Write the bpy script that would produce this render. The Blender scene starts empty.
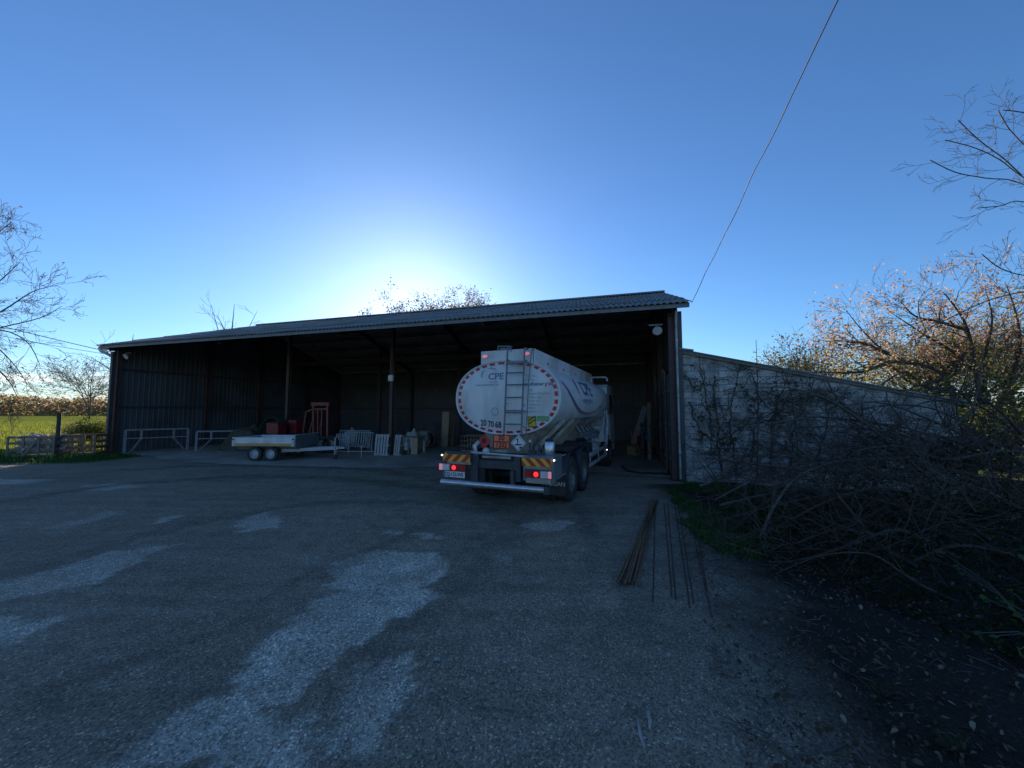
import bpy, bmesh, math, random
import numpy as np
from mathutils import Vector, Matrix, noise

random.seed(7)
RNG = np.random.default_rng(7)
sc = bpy.context.scene
COL = sc.collection
R = math.radians
FPX, CAMH, HOR = 385.0, 2.15, 410.5
PITCH = math.atan((HOR - 384) / FPX)


def ray(x, y):
    a, c = (x - 512) / FPX, -(y - 384) / FPX
    return Vector((a, math.cos(PITCH) - c * math.sin(PITCH), math.sin(PITCH) + c * math.cos(PITCH)))


def G(x, y, h=0.0):
    """the point of the plane z = h seen at that place of the photograph"""
    r = ray(x, y)
    return r * ((h - CAMH) / r.z) + Vector((0, 0, CAMH))


def at(x, y, depth):
    """the point seen at that place of the photograph, depth metres ahead"""
    r = ray(x, y)
    return r * (depth / r.y) + Vector((0, 0, CAMH))


# ------------------------------------------------------------------ materials
MATS = {}


def nd(nt, t, **k):
    n = nt.nodes.new(t)
    for a, b in k.items():
        setattr(n, a, b)
    return n


def mat(name, col, col2=None, scale=6.0, rough=0.6, metal=0.0, bump=0.0, detail=6, bscale=None, emit=None, coords='Object', lo=0.35, hi=0.65, col3=None, scale3=1.0, stretch=None):
    """two colours mixed by noise, a third in large stains, noise bump"""
    m = bpy.data.materials.new(name)
    m.use_nodes = True
    nt = m.node_tree
    b = nt.nodes['Principled BSDF']
    L = nt.links.new
    tc = nd(nt, 'ShaderNodeTexCoord')
    vec = tc.outputs[coords]
    if stretch:
        mp = nd(nt, 'ShaderNodeMapping')
        mp.inputs['Scale'].default_value = stretch
        L(vec, mp.inputs['Vector'])
        vec = mp.outputs[0]
    if col2 is None:
        col2 = tuple(c * 0.78 for c in col)
    n = nd(nt, 'ShaderNodeTexNoise')
    n.inputs['Scale'].default_value = scale
    n.inputs['Detail'].default_value = detail
    L(vec, n.inputs['Vector'])
    rp = nd(nt, 'ShaderNodeValToRGB')
    rp.color_ramp.elements[0].position = lo
    rp.color_ramp.elements[1].position = hi
    rp.color_ramp.elements[0].color = (*col, 1)
    rp.color_ramp.elements[1].color = (*col2, 1)
    L(n.outputs['Fac'], rp.inputs['Fac'])
    out = rp.outputs['Color']
    if col3 is not None:
        n3 = nd(nt, 'ShaderNodeTexNoise')
        n3.inputs['Scale'].default_value = scale3
        n3.inputs['Detail'].default_value = 5
        L(vec, n3.inputs['Vector'])
        r3 = nd(nt, 'ShaderNodeValToRGB')
        r3.color_ramp.elements[0].position = 0.48
        r3.color_ramp.elements[1].position = 0.66
        L(n3.outputs['Fac'], r3.inputs['Fac'])
        mx = nd(nt, 'ShaderNodeMix', data_type='RGBA')
        L(r3.outputs['Color'], mx.inputs[0])
        L(out, mx.inputs[6])
        mx.inputs[7].default_value = (*col3, 1)
        out = mx.outputs[2]
    L(out, b.inputs['Base Color'])
    b.inputs['Roughness'].default_value = rough
    b.inputs['Metallic'].default_value = metal
    if bump:
        nb = nd(nt, 'ShaderNodeTexNoise')
        nb.inputs['Scale'].default_value = bscale or scale * 3
        nb.inputs['Detail'].default_value = 6
        L(vec, nb.inputs['Vector'])
        bp = nd(nt, 'ShaderNodeBump')
        bp.inputs['Strength'].default_value = bump
        bp.inputs['Distance'].default_value = 0.02
        L(nb.outputs['Fac'], bp.inputs['Height'])
        L(bp.outputs[0], b.inputs['Normal'])
    if emit:
        b.inputs['Emission Color'].default_value = (*emit[0], 1)
        b.inputs['Emission Strength'].default_value = emit[1]
    MATS[name] = m
    return m


def leafmat(name, cols, trans=0.35):
    """leaf colours chosen per leaf; some light passes through"""
    m = bpy.data.materials.new(name)
    m.use_nodes = True
    nt = m.node_tree
    L = nt.links.new
    nt.nodes.remove(nt.nodes['Principled BSDF'])
    out = nt.nodes['Material Output']
    at_ = nd(nt, 'ShaderNodeAttribute', attribute_name='rnd')
    rp = nd(nt, 'ShaderNodeValToRGB')
    rp.color_ramp.interpolation = 'LINEAR'
    while len(rp.color_ramp.elements) < len(cols):
        rp.color_ramp.elements.new(0.5)
    for i, c in enumerate(cols):
        rp.color_ramp.elements[i].position = i / max(1, len(cols) - 1)
        rp.color_ramp.elements[i].color = (*c, 1)
    L(at_.outputs['Fac'], rp.inputs['Fac'])
    d = nd(nt, 'ShaderNodeBsdfDiffuse')
    t = nd(nt, 'ShaderNodeBsdfTranslucent')
    L(rp.outputs[0], d.inputs[0])
    L(rp.outputs[0], t.inputs[0])
    mx = nd(nt, 'ShaderNodeMixShader')
    mx.inputs[0].default_value = trans
    L(d.outputs[0], mx.inputs[1])
    L(t.outputs[0], mx.inputs[2])
    L(mx.outputs[0], out.inputs['Surface'])
    MATS[name] = m
    return m


# ------------------------------------------------------------------ mesh builder
class MB:
    def __init__(self):
        self.v, self.f, self.m, self.a = [], [], [], []

    def add(self, vs, fs, m=0, rnd=None):
        o = len(self.v)
        self.v.extend([tuple(p) for p in vs])
        for f in fs:
            self.f.append(tuple(i + o for i in f))
            self.m.append(m)
        if rnd is not None:
            while len(self.a) < o:
                self.a.append(0.5)
            self.a.extend([rnd] * len(vs))

    def box(self, c, s, m=0, rot=None):
        x, y, z = s[0] / 2, s[1] / 2, s[2] / 2
        vs = [Vector(p) for p in ((-x, -y, -z), (x, -y, -z), (x, y, -z), (-x, y, -z), (-x, -y, z), (x, -y, z), (x, y, z), (-x, y, z))]
        if rot is not None:
            vs = [rot @ p for p in vs]
        self.add([p + Vector(c) for p in vs], [(3, 2, 1, 0), (4, 5, 6, 7), (0, 1, 5, 4), (1, 2, 6, 5), (2, 3, 7, 6), (3, 0, 4, 7)], m)

    def bar(self, p, q, w, h, m=0, up=(0, 0, 1)):
        p, q = Vector(p), Vector(q)
        d = (q - p)
        ln = d.length
        if ln < 1e-6:
            return
        d /= ln
        u = Vector(up)
        if abs(d.dot(u)) > 0.99:
            u = Vector((1, 0, 0))
        s = d.cross(u).normalized()
        u = s.cross(d)
        self.box((p + q) / 2, (ln, w, h), m, Matrix((d, -s, u)).transposed())

    def tube(self, pts, rad, n=6, m=0, cap=True):
        pts = [Vector(p) for p in pts]
        if not isinstance(rad, (list, tuple)):
            rad = [rad] * len(pts)
        vs, fs = [], []
        pu = None
        for i, p in enumerate(pts):
            d = (pts[min(i + 1, len(pts) - 1)] - pts[max(i - 1, 0)])
            d = d.normalized() if d.length > 1e-9 else Vector((0, 0, 1))
            if pu is None:
                pu = Vector((0, 0, 1)) if abs(d.z) < 0.9 else Vector((1, 0, 0))
            s = d.cross(pu)
            s = s.normalized() if s.length > 1e-6 else d.orthogonal().normalized()
            pu = s.cross(d).normalized()
            for k in range(n):
                a = 2 * math.pi * k / n
                vs.append(p + (s * math.cos(a) + pu * math.sin(a)) * rad[i])
        for i in range(len(pts) - 1):
            for k in range(n):
                a, b = i * n + k, i * n + (k + 1) % n
                fs.append((a, b, b + n, a + n))
        if cap:
            fs.append(tuple(range(n - 1, -1, -1)))
            fs.append(tuple((len(pts) - 1) * n + k for k in range(n)))
        self.add(vs, fs, m)

    def lathe(self, prof, n=24, m=0, M=None, ms=None):
        """prof: (radius, height) along local z"""
        M = M or Matrix()
        vs, fs = [], []
        for r, z in prof:
            for k in range(n):
                a = 2 * math.pi * k / n
                vs.append(M @ Vector((r * math.cos(a), r * math.sin(a), z)))
        o = len(self.v)
        self.v.extend([tuple(p) for p in vs])
        for i in range(len(prof) - 1):
            for k in range(n):
                a, b = o + i * n + k, o + i * n + (k + 1) % n
                self.f.append((a, b, b + n, a + n))
                self.m.append(ms[i] if ms else m)

    def prism(self, poly, y0, y1, m=0, M=None):
        """poly of (x, z) stretched from y0 to y1"""
        M = M or Matrix()
        n = len(poly)
        vs = [M @ Vector((p[0], y0, p[1])) for p in poly] + [M @ Vector((p[0], y1, p[1])) for p in poly]
        fs = [tuple(range(n)), tuple(range(2 * n - 1, n - 1, -1))]
        fs += [(i, i + n, (i + 1) % n + n, (i + 1) % n) for i in range(n)]
        self.add(vs, fs, m)

    def text(self, s, size, fn, m=0, align='LEFT', sx=1.0, bold=0.0, cuts=0):
        """letters as flat faces; fn maps (a, b) of the text's plane to a point"""
        cu = bpy.data.curves.new('lettering', 'FONT')
        cu.body = s
        cu.size = size
        cu.align_x = align
        cu.resolution_u = 2
        cu.offset = bold
        ob = bpy.data.objects.new('lettering', cu)
        COL.objects.link(ob)
        dg = bpy.context.evaluated_depsgraph_get()
        me = bpy.data.meshes.new_from_object(ob.evaluated_get(dg))
        bpy.data.objects.remove(ob)
        bpy.data.curves.remove(cu)
        bm = bmesh.new()
        bm.from_mesh(me)
        bpy.data.meshes.remove(me)
        bmesh.ops.triangulate(bm, faces=bm.faces[:])
        for _ in range(cuts):
            es = [q for q in bm.edges if q.calc_length() > .07]
            if not es:
                break
            bmesh.ops.subdivide_edges(bm, edges=es, cuts=1)
            bmesh.ops.triangulate(bm, faces=[q for q in bm.faces if len(q.verts) > 3])
        bm.verts.ensure_lookup_table()
        bm.verts.index_update()
        wd = max((v.co.x for v in bm.verts), default=0) * sx
        self.add([fn(v.co.x * sx, v.co.y) for v in bm.verts], [tuple(v.index for v in p.verts) for p in bm.faces], m)
        bm.free()
        return wd

    def leaf(self, p, size, rnd, m=0, up=None):
        d = Vector((random.gauss(0, 1), random.gauss(0, 1), random.gauss(0, 0.7))).normalized()
        e = Vector((random.gauss(0, 1), random.gauss(0, 1), random.gauss(0, 1)))
        if up is not None:
            e = Vector((random.gauss(0, .4), random.gauss(0, .4), 1)).cross(d)
        s = d.cross(e) if up is None else e
        if s.length < 1e-6:
            return
        s.normalize()
        nn = d.cross(s) * size * random.uniform(-.18, .18)
        w = size * random.uniform(0.26, 0.42)
        p = Vector(p)
        if up is None:
            self.add([p - d * size * .5, p + s * w + nn, p + d * size * .55, p - s * w + nn], [(0, 1, 2, 3)], m, rnd)
        else:                                                  # curled fallen leaf
            k = Vector((0, 0, size * random.uniform(.05, .3)))
            self.add([p - d * size * .5 + k * .3, p - d * size * .2 + s * w * .8 + k, p + d * size * .2 + s * w * .7 + k, p + d * size * .58, p + d * size * .2 - s * w * .7 + k * .6, p - d * size * .2 - s * w * .8 + k * .6, p],
                     [(0, 1, 6), (1, 2, 6), (2, 3, 6), (3, 4, 6), (4, 5, 6), (5, 0, 6)], m, rnd)

    def build(self, name, mats, parent=None, smooth=False, bevel=0.0, loc=None, rotz=None, solid=0.0, auto=None):
        me = bpy.data.meshes.new(name)
        me.from_pydata(self.v, [], self.f)
        if not isinstance(mats, (list, tuple)):
            mats = [mats]
        for k in mats:
            me.materials.append(MATS[k] if isinstance(k, str) else k)
        me.polygons.foreach_set('material_index', self.m)
        if self.a:
            while len(self.a) < len(self.v):
                self.a.append(0.5)
            at_ = me.attributes.new('rnd', 'FLOAT', 'POINT')
            at_.data.foreach_set('value', self.a)
        if smooth:
            me.polygons.foreach_set('use_smooth', [True] * len(self.f))
        me.update()
        if auto is not None:
            me.set_sharp_from_angle(angle=R(auto))
        ob = bpy.data.objects.new(name, me)
        COL.objects.link(ob)
        if parent is not None:
            ob.parent = parent
        if loc is not None:
            ob.location = loc
        if rotz is not None:
            ob.rotation_euler = (0, 0, rotz)
        if bevel:
            b = ob.modifiers.new('bevel', 'BEVEL')
            b.width = bevel
            b.segments = 2
            b.limit_method = 'ANGLE'
        if solid:
            b = ob.modifiers.new('solid', 'SOLIDIFY')
            b.thickness = solid
            b.offset = 0
        return ob


def tag(o, label=None, cat=None, group=None, kind=None):
    if label:
        o['label'] = label
    if cat:
        o['category'] = cat
    if group:
        o['group'] = group
    if kind:
        o['kind'] = kind
    return o


def thing(name, label, cat, loc=(0, 0, 0), rotz=0.0, group=None):
    o = bpy.data.objects.new(name, None)
    o.empty_display_size = 0.2
    COL.objects.link(o)
    o.location = loc
    o.rotation_euler = (0, 0, rotz)
    return tag(o, label, cat, group)


def copy_tree(o, loc=None, rotz=None, label=None, parent=None):
    c = o.copy()
    COL.objects.link(c)
    if parent is not None:
        c.parent = parent
    for ch in list(o.children):
        copy_tree(ch, parent=c)
    if loc is not None:
        c.location = loc
    if rotz is not None:
        c.rotation_euler = (0, 0, rotz)
    if label:
        c['label'] = label
    return c


# ------------------------------------------------------------------ palette
mat('white_paint', (.66, .67, .67), (.58, .59, .59), scale=3, rough=.34, bump=.02, col3=(.46, .45, .43), scale3=1.3, stretch=(1.6, .8, .7))
mat('white_dirty', (.55, .55, .53), (.44, .43, .40), scale=5, rough=.5)
mat('red_film', (.55, .02, .03), (.45, .02, .03), rough=.35)
mat('ink_blue', (.10, .14, .26), (.12, .16, .28), rough=.4)
mat('ink_grey', (.22, .26, .33), (.26, .30, .36), rough=.4)
mat('ink_black', (.015, .015, .018), rough=.5)
mat('magenta_film', (.50, .05, .25), rough=.4)
mat('green_film', (.10, .36, .10), rough=.4)
mat('yellow_film', (.72, .55, .04), rough=.4)
mat('orange_film', (.95, .18, .07), (.88, .16, .06), rough=.4)
mat('chevron_yellow', (.80, .42, .04), rough=.35)
mat('chevron_red', (.50, .03, .02), rough=.35)
mat('black_steel', (.030, .036, .045), (.05, .055, .06), scale=9, rough=.5, bump=.1)
mat('grey_steel', (.17, .19, .21), (.12, .13, .14), scale=6, rough=.5, bump=.05)
mat('black_plastic', (.020, .021, .024), (.035, .035, .036), scale=8, rough=.6)
mat('beige_steel', (.36, .34, .28), (.28, .26, .21), scale=5, rough=.5, col3=(.18, .16, .13), scale3=3)
mat('aluminium', (.62, .64, .66), (.50, .52, .54), scale=9, rough=.34, metal=.85)
mat('aluminium_matt', (.55, .57, .58), (.42, .43, .44), scale=7, rough=.5, metal=.4, col3=(.34, .33, .31), scale3=3)
mat('tyre_rubber', (.020, .020, .022), (.05, .047, .042), scale=7, rough=.85, bump=.2)
mat('rim_paint', (.20, .20, .20), (.12, .12, .12), scale=9, rough=.5, metal=.3)
mat('lamp_red_lit', (.5, .02, .02), rough=.3, emit=((1, .03, .04), .9))
mat('lamp_red', (.42, .02, .025), rough=.25)
mat('lamp_white', (.62, .62, .62), rough=.25)
mat('lamp_white_lit', (.8, .8, .8), rough=.3, emit=((1, .95, .9), 2.0))
mat('lamp_pink_lit', (.7, .3, .35), rough=.3, emit=((1, .32, .40), .22))
mat('glass_dark', (.012, .015, .02), rough=.08)
mat('galvanised', (.42, .44, .46), (.30, .32, .34), scale=12, rough=.5, metal=.2)
mat('painted_frame', (.18, .19, .20), (.12, .13, .14), scale=6, rough=.6)
mat('roof_cement', (.24, .25, .25), (.17, .18, .18), scale=2.5, rough=.85, bump=.3, bscale=20, col3=(.13, .14, .12), scale3=.7)
mat('cladding_sheet', (.085, .095, .105), (.07, .08, .09), scale=1.2, rough=.6, col3=(.055, .058, .06), scale3=.6)
mat('oxide_steel', (.085, .045, .042), (.065, .034, .032), scale=5, rough=.65)
mat('timber_grey', (.20, .18, .15), (.13, .115, .10), scale=4, rough=.8, bump=.3, stretch=(6, 6, .6))
mat('timber_brown', (.20, .135, .075), (.13, .085, .05), scale=4, rough=.8, bump=.3, stretch=(6, 6, .6))
mat('timber_pale', (.38, .29, .18), (.30, .22, .14), scale=4, rough=.8, bump=.2, stretch=(6, 6, .6))
mat('plank_panel', (.24, .20, .16), (.17, .14, .11), scale=3, rough=.8, bump=.3, stretch=(8, 8, .5))
mat('white_timber', (.46, .45, .44), (.34, .33, .32), scale=5, rough=.75)
mat('ochre_strip', (.52, .31, .10), (.44, .26, .09), scale=5, rough=.6)
mat('red_machine', (.20, .016, .018), (.13, .012, .012), scale=6, rough=.5)
mat('red_faded', (.32, .055, .03), (.22, .045, .028), scale=6, rough=.6)
mat('olive_tarp', (.06, .062, .04), (.035, .04, .026), scale=3, rough=.8, bump=.6, bscale=5)
mat('green_machine', (.02, .07, .045), (.015, .05, .03), scale=4, rough=.5)
mat('concrete_floor', (.42, .36, .29), (.33, .28, .225), scale=1.8, rough=.9, bump=.3, bscale=25, col3=(.23, .195, .155), scale3=.5)
mat('cable_black', (.02, .02, .022), rough=.6)
mat('cable_grey', (.10, .10, .105), rough=.6)
mat('rust', (.25, .135, .065), (.16, .085, .045), scale=14, rough=.9, bump=.4)
mat('rust_dark', (.08, .052, .036), (.05, .03, .025), scale=14, rough=.9, bump=.4)
mat('bark_grey', (.13, .115, .10), (.075, .066, .058), scale=9, rough=.9, bump=.7, bscale=25)
mat('bark_dark', (.085, .072, .062), (.05, .043, .038), scale=9, rough=.9, bump=.7, bscale=25)
mat('cut_wood', (.075, .060, .047), (.034, .028, .022), scale=8, rough=.9, bump=.6, bscale=25)
mat('bleached_wood', (.44, .42, .38), (.30, .28, .25), scale=12, rough=.85)
mat('stone', (.33, .33, .32), (.20, .20, .20), scale=8, rough=.9, bump=.4)
mat('cardboard', (.36, .25, .14), (.28, .19, .10), rough=.8)
mat('blue_plastic', (.05, .10, .20), rough=.5)
leafmat('leaf_autumn', [(.48, .28, .19), (.56, .34, .22), (.50, .36, .18), (.34, .33, .10), (.22, .26, .07)], .6)
leafmat('leaf_green', [(.09, .12, .03), (.16, .19, .05), (.24, .24, .07), (.12, .16, .05)], .55)
leafmat('leaf_yellow', [(.34, .27, .10), (.26, .22, .10), (.20, .20, .08), (.30, .20, .08)], .5)
leafmat('leaf_brown', [(.26, .20, .10), (.34, .26, .14), (.20, .17, .09), (.38, .30, .15)], .5)
leafmat('leaf_red', [(.30, .06, .05), (.25, .10, .07), (.36, .16, .12)], .4)
leafmat('leaf_litter', [(.07, .052, .036), (.11, .08, .052), (.085, .063, .043), (.14, .11, .075), (.26, .23, .175)], .1)
leafmat('leaf_ivy', [(.035, .038, .028), (.06, .058, .045), (.085, .072, .055)], .1)
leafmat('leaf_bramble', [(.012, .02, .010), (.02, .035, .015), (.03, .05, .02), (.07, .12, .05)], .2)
leafmat('grass_blade', [(.035, .085, .022), (.055, .13, .032), (.08, .17, .042), (.042, .105, .028)], .35)
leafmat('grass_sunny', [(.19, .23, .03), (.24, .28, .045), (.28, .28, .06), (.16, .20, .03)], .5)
leafmat('treeline_leaf', [(.32, .23, .15), (.40, .27, .15), (.34, .28, .16), (.42, .36, .17), (.32, .28, .21)], .6)


# ------------------------------------------------------------------ camera, light, sky
cam = bpy.data.cameras.new('camera')
cam.lens = 36.0 * FPX / 1024
cam.sensor_width = 36
cam.clip_end = 5000
cam.clip_start = .05
co = bpy.data.objects.new('camera', cam)
COL.objects.link(co)
co.location = (0, 0, CAMH)
co.rotation_euler = (R(90) + PITCH, 0, 0)
sc.camera = co

SUN_EL, SUN_AZ = R(14.2), R(-14.5)
sdir = Vector((math.sin(SUN_AZ) * math.cos(SUN_EL), math.cos(SUN_AZ) * math.cos(SUN_EL), math.sin(SUN_EL)))
sl = bpy.data.lights.new('sun', 'SUN')
sl.energy = 5.0
sl.angle = R(.5)
sl.color = (1, .87, .68)
so = bpy.data.objects.new('sun', sl)
COL.objects.link(so)
so.rotation_euler = (-sdir).to_track_quat('-Z', 'Y').to_euler()
so.location = (0, 0, 30)

w = bpy.data.worlds.new('World')
sc.world = w
w.use_nodes = True
nt = w.node_tree
L = nt.links.new
bg = nt.nodes['Background']
sky = nd(nt, 'ShaderNodeTexSky', sky_type='NISHITA')
sky.sun_disc = False
sky.sun_elevation = SUN_EL
sky.sun_rotation = SUN_AZ
sky.altitude = 0
sky.air_density = 1.0
sky.dust_density = 0.32
sky.ozone_density = 6.4
# thin low cloud streaks near the horizon
tc = nd(nt, 'ShaderNodeTexCoord')
mp = nd(nt, 'ShaderNodeMapping')
mp.inputs['Scale'].default_value = (2.2, 2.2, 26)
L(tc.outputs['Generated'], mp.inputs['Vector'])
cn = nd(nt, 'ShaderNodeTexNoise')
cn.inputs['Scale'].default_value = 1.6
cn.inputs['Detail'].default_value = 7
L(mp.outputs[0], cn.inputs['Vector'])
cr = nd(nt, 'ShaderNodeValToRGB')
cr.color_ramp.elements[0].position = .46
cr.color_ramp.elements[1].position = .62
L(cn.outputs['Fac'], cr.inputs['Fac'])
sx = nd(nt, 'ShaderNodeSeparateXYZ')
L(tc.outputs['Generated'], sx.inputs[0])
er = nd(nt, 'ShaderNodeValToRGB')
e = er.color_ramp.elements
e[0].position, e[0].color = 0.0, (1, 1, 1, 1)
e[1].position, e[1].color = .085, (0, 0, 0, 1)
e2 = e.new(.045)
e2.color = (.9, .9, .9, 1)
L(sx.outputs['Z'], er.inputs['Fac'])
mm = nd(nt, 'ShaderNodeMath', operation='MULTIPLY')
L(cr.outputs[0], mm.inputs[0])
L(er.outputs[0], mm.inputs[1])
mx = nd(nt, 'ShaderNodeMix', data_type='RGBA')
L(mm.outputs[0], mx.inputs[0])
L(sky.outputs[0], mx.inputs[6])
mx.inputs[7].default_value = (9.0, 8.3, 7.4, 1)
L(mx.outputs[2], bg.inputs['Color'])
bg.inputs['Strength'].default_value = .12

vs_ = sc.view_settings
vs_.view_transform = 'Standard'
vs_.look = 'None'
vs_.gamma = 1
vs_.use_curve_mapping = False
vs_.exposure = 0.72
sc.cycles.use_denoising = True
sc.cycles.max_bounces = 6
sc.cycles.sample_clamp_indirect = 8

# ------------------------------------------------------------------ frame of the barn
BL = Vector((-20.18, 19.40, 0))
BR = Vector((5.10, 11.85, 0))
BLEN = (BR - BL).length
BU = (BR - BL).normalized()
BROT = math.atan2(BU.y, BU.x)
BV = Vector((-BU.y, BU.x, 0))


def B(s, t, z=0.0):
    return BL + BU * s + BV * t + Vector((0, 0, z))


# ------------------------------------------------------------------ ground
def in_poly(x, y, poly):
    c = False
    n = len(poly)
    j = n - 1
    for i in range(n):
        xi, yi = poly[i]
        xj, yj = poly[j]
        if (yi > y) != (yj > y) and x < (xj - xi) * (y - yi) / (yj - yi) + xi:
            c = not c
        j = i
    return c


def gp(pts):
    return [tuple(G(x, y)[:2]) for x, y in pts]


PATCHES = [
    gp([(95, 775), (165, 728), (225, 690), (266, 640), (300, 606), (338, 588), (330, 566), (362, 553), (432, 551), (446, 570), (440, 596), (408, 620), (370, 640), (318, 684), (272, 702), (264, 730), (318, 713), (336, 730), (332, 775)]),
    gp([(338, 700), (352, 680), (398, 666), (419, 682), (404, 710), (385, 738), (345, 738)]),
    gp([(-40, 592), (40, 572), (110, 552), (178, 541), (142, 560), (120, 576), (60, 588), (-20, 612)]),
    gp([(-40, 628), (55, 614), (36, 638), (-30, 645)]),
    gp([(236, 520), (262, 512), (286, 517), (280, 529), (246, 532)]),
    gp([(150, 519), (180, 515), (186, 518), (160, 522)]),
    gp([(-20, 480), (24, 478), (20, 482), (-20, 486)]),
    gp([(78, 486), (130, 482), (138, 487), (100, 491)]),
    gp([(384, 531), (406, 533), (404, 536), (386, 534)]),
    gp([(410, 534), (440, 537), (444, 541), (424, 540)]),
    gp([(518, 526), (546, 520), (572, 520), (566, 530), (540, 531)]),
    gp([(480, 554), (500, 553), (522, 558), (500, 561)]),
    gp([(40, 528), (120, 510), (128, 512), (60, 531)]),
]
BRIGHT = [1.0, 1.0, .9, .9, .85, .75, .9, .7, .9, .9, .85, .5, .45]


TRACKS = [(gp(P), hw, st) for P, hw, st in (
    ([(520, 500), (430, 488), (340, 478), (240, 476), (120, 484), (-20, 505)], .45, .8),
    ([(500, 508), (400, 502), (300, 505), (180, 525), (60, 560), (-40, 600)], .32, .6),
    ([(470, 486), (380, 470), (300, 466), (200, 466), (130, 470)], .55, .7),
    ([(530, 498), (470, 494), (500, 506)], 1.0, .85),
    ([(330, 600), (420, 575), (480, 540), (510, 512)], .22, .35),
    ([(60, 700), (180, 650), (290, 590), (380, 548), (440, 520)], .20, .5),
    ([(350, 690), (400, 640), (450, 600), (490, 560), (520, 520)], .26, .5),
    ([(600, 560), (590, 530), (575, 505)], .25, .5),
    ([(660, 640), (640, 600), (610, 550)], .3, .4))]


def build_ground():
    xs = np.concatenate([np.arange(-60, -14, 1.0), np.arange(-14, -7, .16), np.arange(-7, 7, .08), np.arange(7, 14, .16), np.arange(14, 50.1, 1.0)])
    ys = np.concatenate([np.arange(-14, 1.5, .5), np.arange(1.5, 8, .08), np.arange(8, 16, .16), np.arange(16, 44.1, .7)])
    nx, ny = len(xs), len(ys)
    verts, cols = [], []
    litx = [(min(p[0] for p in P), max(p[0] for p in P), min(p[1] for p in P), max(p[1] for p in P)) for P in PATCHES]
    for y in ys:
        for x in xs:
            # patches, edges made ragged by noise
            wx = x + .22 * noise.noise(Vector((x * 1.3, y * 1.3, 0))) + .16 * noise.noise(Vector((x * 4, y * 4, 3)))
            wy = y + .22 * noise.noise(Vector((x * 1.3, y * 1.3, 9))) + .16 * noise.noise(Vector((x * 4, y * 4, 7)))
            wx += .07 * noise.noise(Vector((x * 11, y * 11, 40)))
            wy += .10 * noise.noise(Vector((x * 11, y * 11, 44)))
            lt = 0.0
            for P, bb, br in zip(PATCHES, litx, BRIGHT):
                if bb[0] <= wx <= bb[1] and bb[2] <= wy <= bb[3] and in_poly(wx, wy, P):
                    lt = br * min(1, max(.25, .85 + .8 * noise.noise(Vector((x * 1.1, y * 1.1, 20)))))
            # dark earth under the brush: right of a line
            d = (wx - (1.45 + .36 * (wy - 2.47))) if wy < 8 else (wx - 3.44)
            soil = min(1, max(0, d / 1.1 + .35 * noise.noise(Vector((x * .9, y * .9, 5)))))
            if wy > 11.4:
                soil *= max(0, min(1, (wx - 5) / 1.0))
            # grass: left beyond the yard edge
            dl = (wy - (15.7 + .035 * (wx + 20) ** 2 * (1 if wx > -20 else .2) + .8 * noise.noise(Vector((x * .3, 0, 2))))) if wx < -17.8 else -1
            gr = min(1, max(0, dl / .7))
            if wx < -36:
                gr = 1
            if y > 32 or (wx > 15 and wy > 9):
                gr = 1
            z = .012 * noise.noise(Vector((x * 2.2, y * 2.2, 0))) + .02 * noise.noise(Vector((x * .5, y * .5, 4))) + .006 * noise.noise(Vector((x * 6, y * 6, 1)))
            z -= .012 * lt
            z += .10 * soil * max(0, noise.noise(Vector((x * .7, y * .7, 8))) + .3)
            fade = min(1, max(0, (13.5 - y) / 4))
            verts.append((x, y, z * (fade if x > -24 else 1) - (.0 if y < 44 else .0)))
            dk = 0.0
            if y < 22:
                for P, hw, st in TRACKS:
                    for i in range(len(P) - 1):
                        ax, ay = P[i]
                        bx, by = P[i + 1]
                        vx, vy = bx - ax, by - ay
                        q = min(1, max(0, ((wx - ax) * vx + (wy - ay) * vy) / (vx * vx + vy * vy)))
                        dd = math.hypot(wx - ax - vx * q, wy - ay - vy * q)
                        dk = max(dk, st * min(1, max(0, (hw - dd) / (hw * .7))))
                dk *= .6 + .8 * (noise.noise(Vector((x * .6, y * .6, 30))) * .5 + .5)
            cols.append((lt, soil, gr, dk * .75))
    faces = []
    for j in range(ny - 1):
        for i in range(nx - 1):
            a = j * nx + i
            faces.append((a, a + 1, a + nx + 1, a + nx))
    me = bpy.data.meshes.new('gravel_yard')
    me.from_pydata(verts, [], faces)
    ca = me.color_attributes.new('mask', 'FLOAT_COLOR', 'POINT')
    ca.data.foreach_set('color', np.array(cols, np.float32).ravel())
    me.polygons.foreach_set('use_smooth', [True] * len(faces))
    m = bpy.data.materials.new('yard_gravel')
    m.use_nodes = True
    nt = m.node_tree
    L = nt.links.new
    b = nt.nodes['Principled BSDF']
    b.inputs['Roughness'].default_value = .88
    b.inputs['Specular IOR Level'].default_value = .25
    tc = nd(nt, 'ShaderNodeTexCoord')
    at_ = nd(nt, 'ShaderNodeAttribute', attribute_name='mask')
    sp = nd(nt, 'ShaderNodeSeparateColor')
    L(at_.outputs['Color'], sp.inputs[0])

    def nz(scale, detail=6, rough=.55):
        n = nd(nt, 'ShaderNodeTexNoise')
        n.inputs['Scale'].default_value = scale
        n.inputs['Detail'].default_value = detail
        n.inputs['Roughness'].default_value = rough
        L(tc.outputs['Object'], n.inputs['Vector'])
        return n.outputs['Fac']

    def ramp(f, stops):
        r = nd(nt, 'ShaderNodeValToRGB')
        el = r.color_ramp.elements
        while len(el) < len(stops):
            el.new(.5)
        for i, (p, c) in enumerate(stops):
            el[i].position = p
            el[i].color = (*c, 1) if len(c) == 3 else c
        L(f, r.inputs[0])
        return r.outputs[0]

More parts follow.
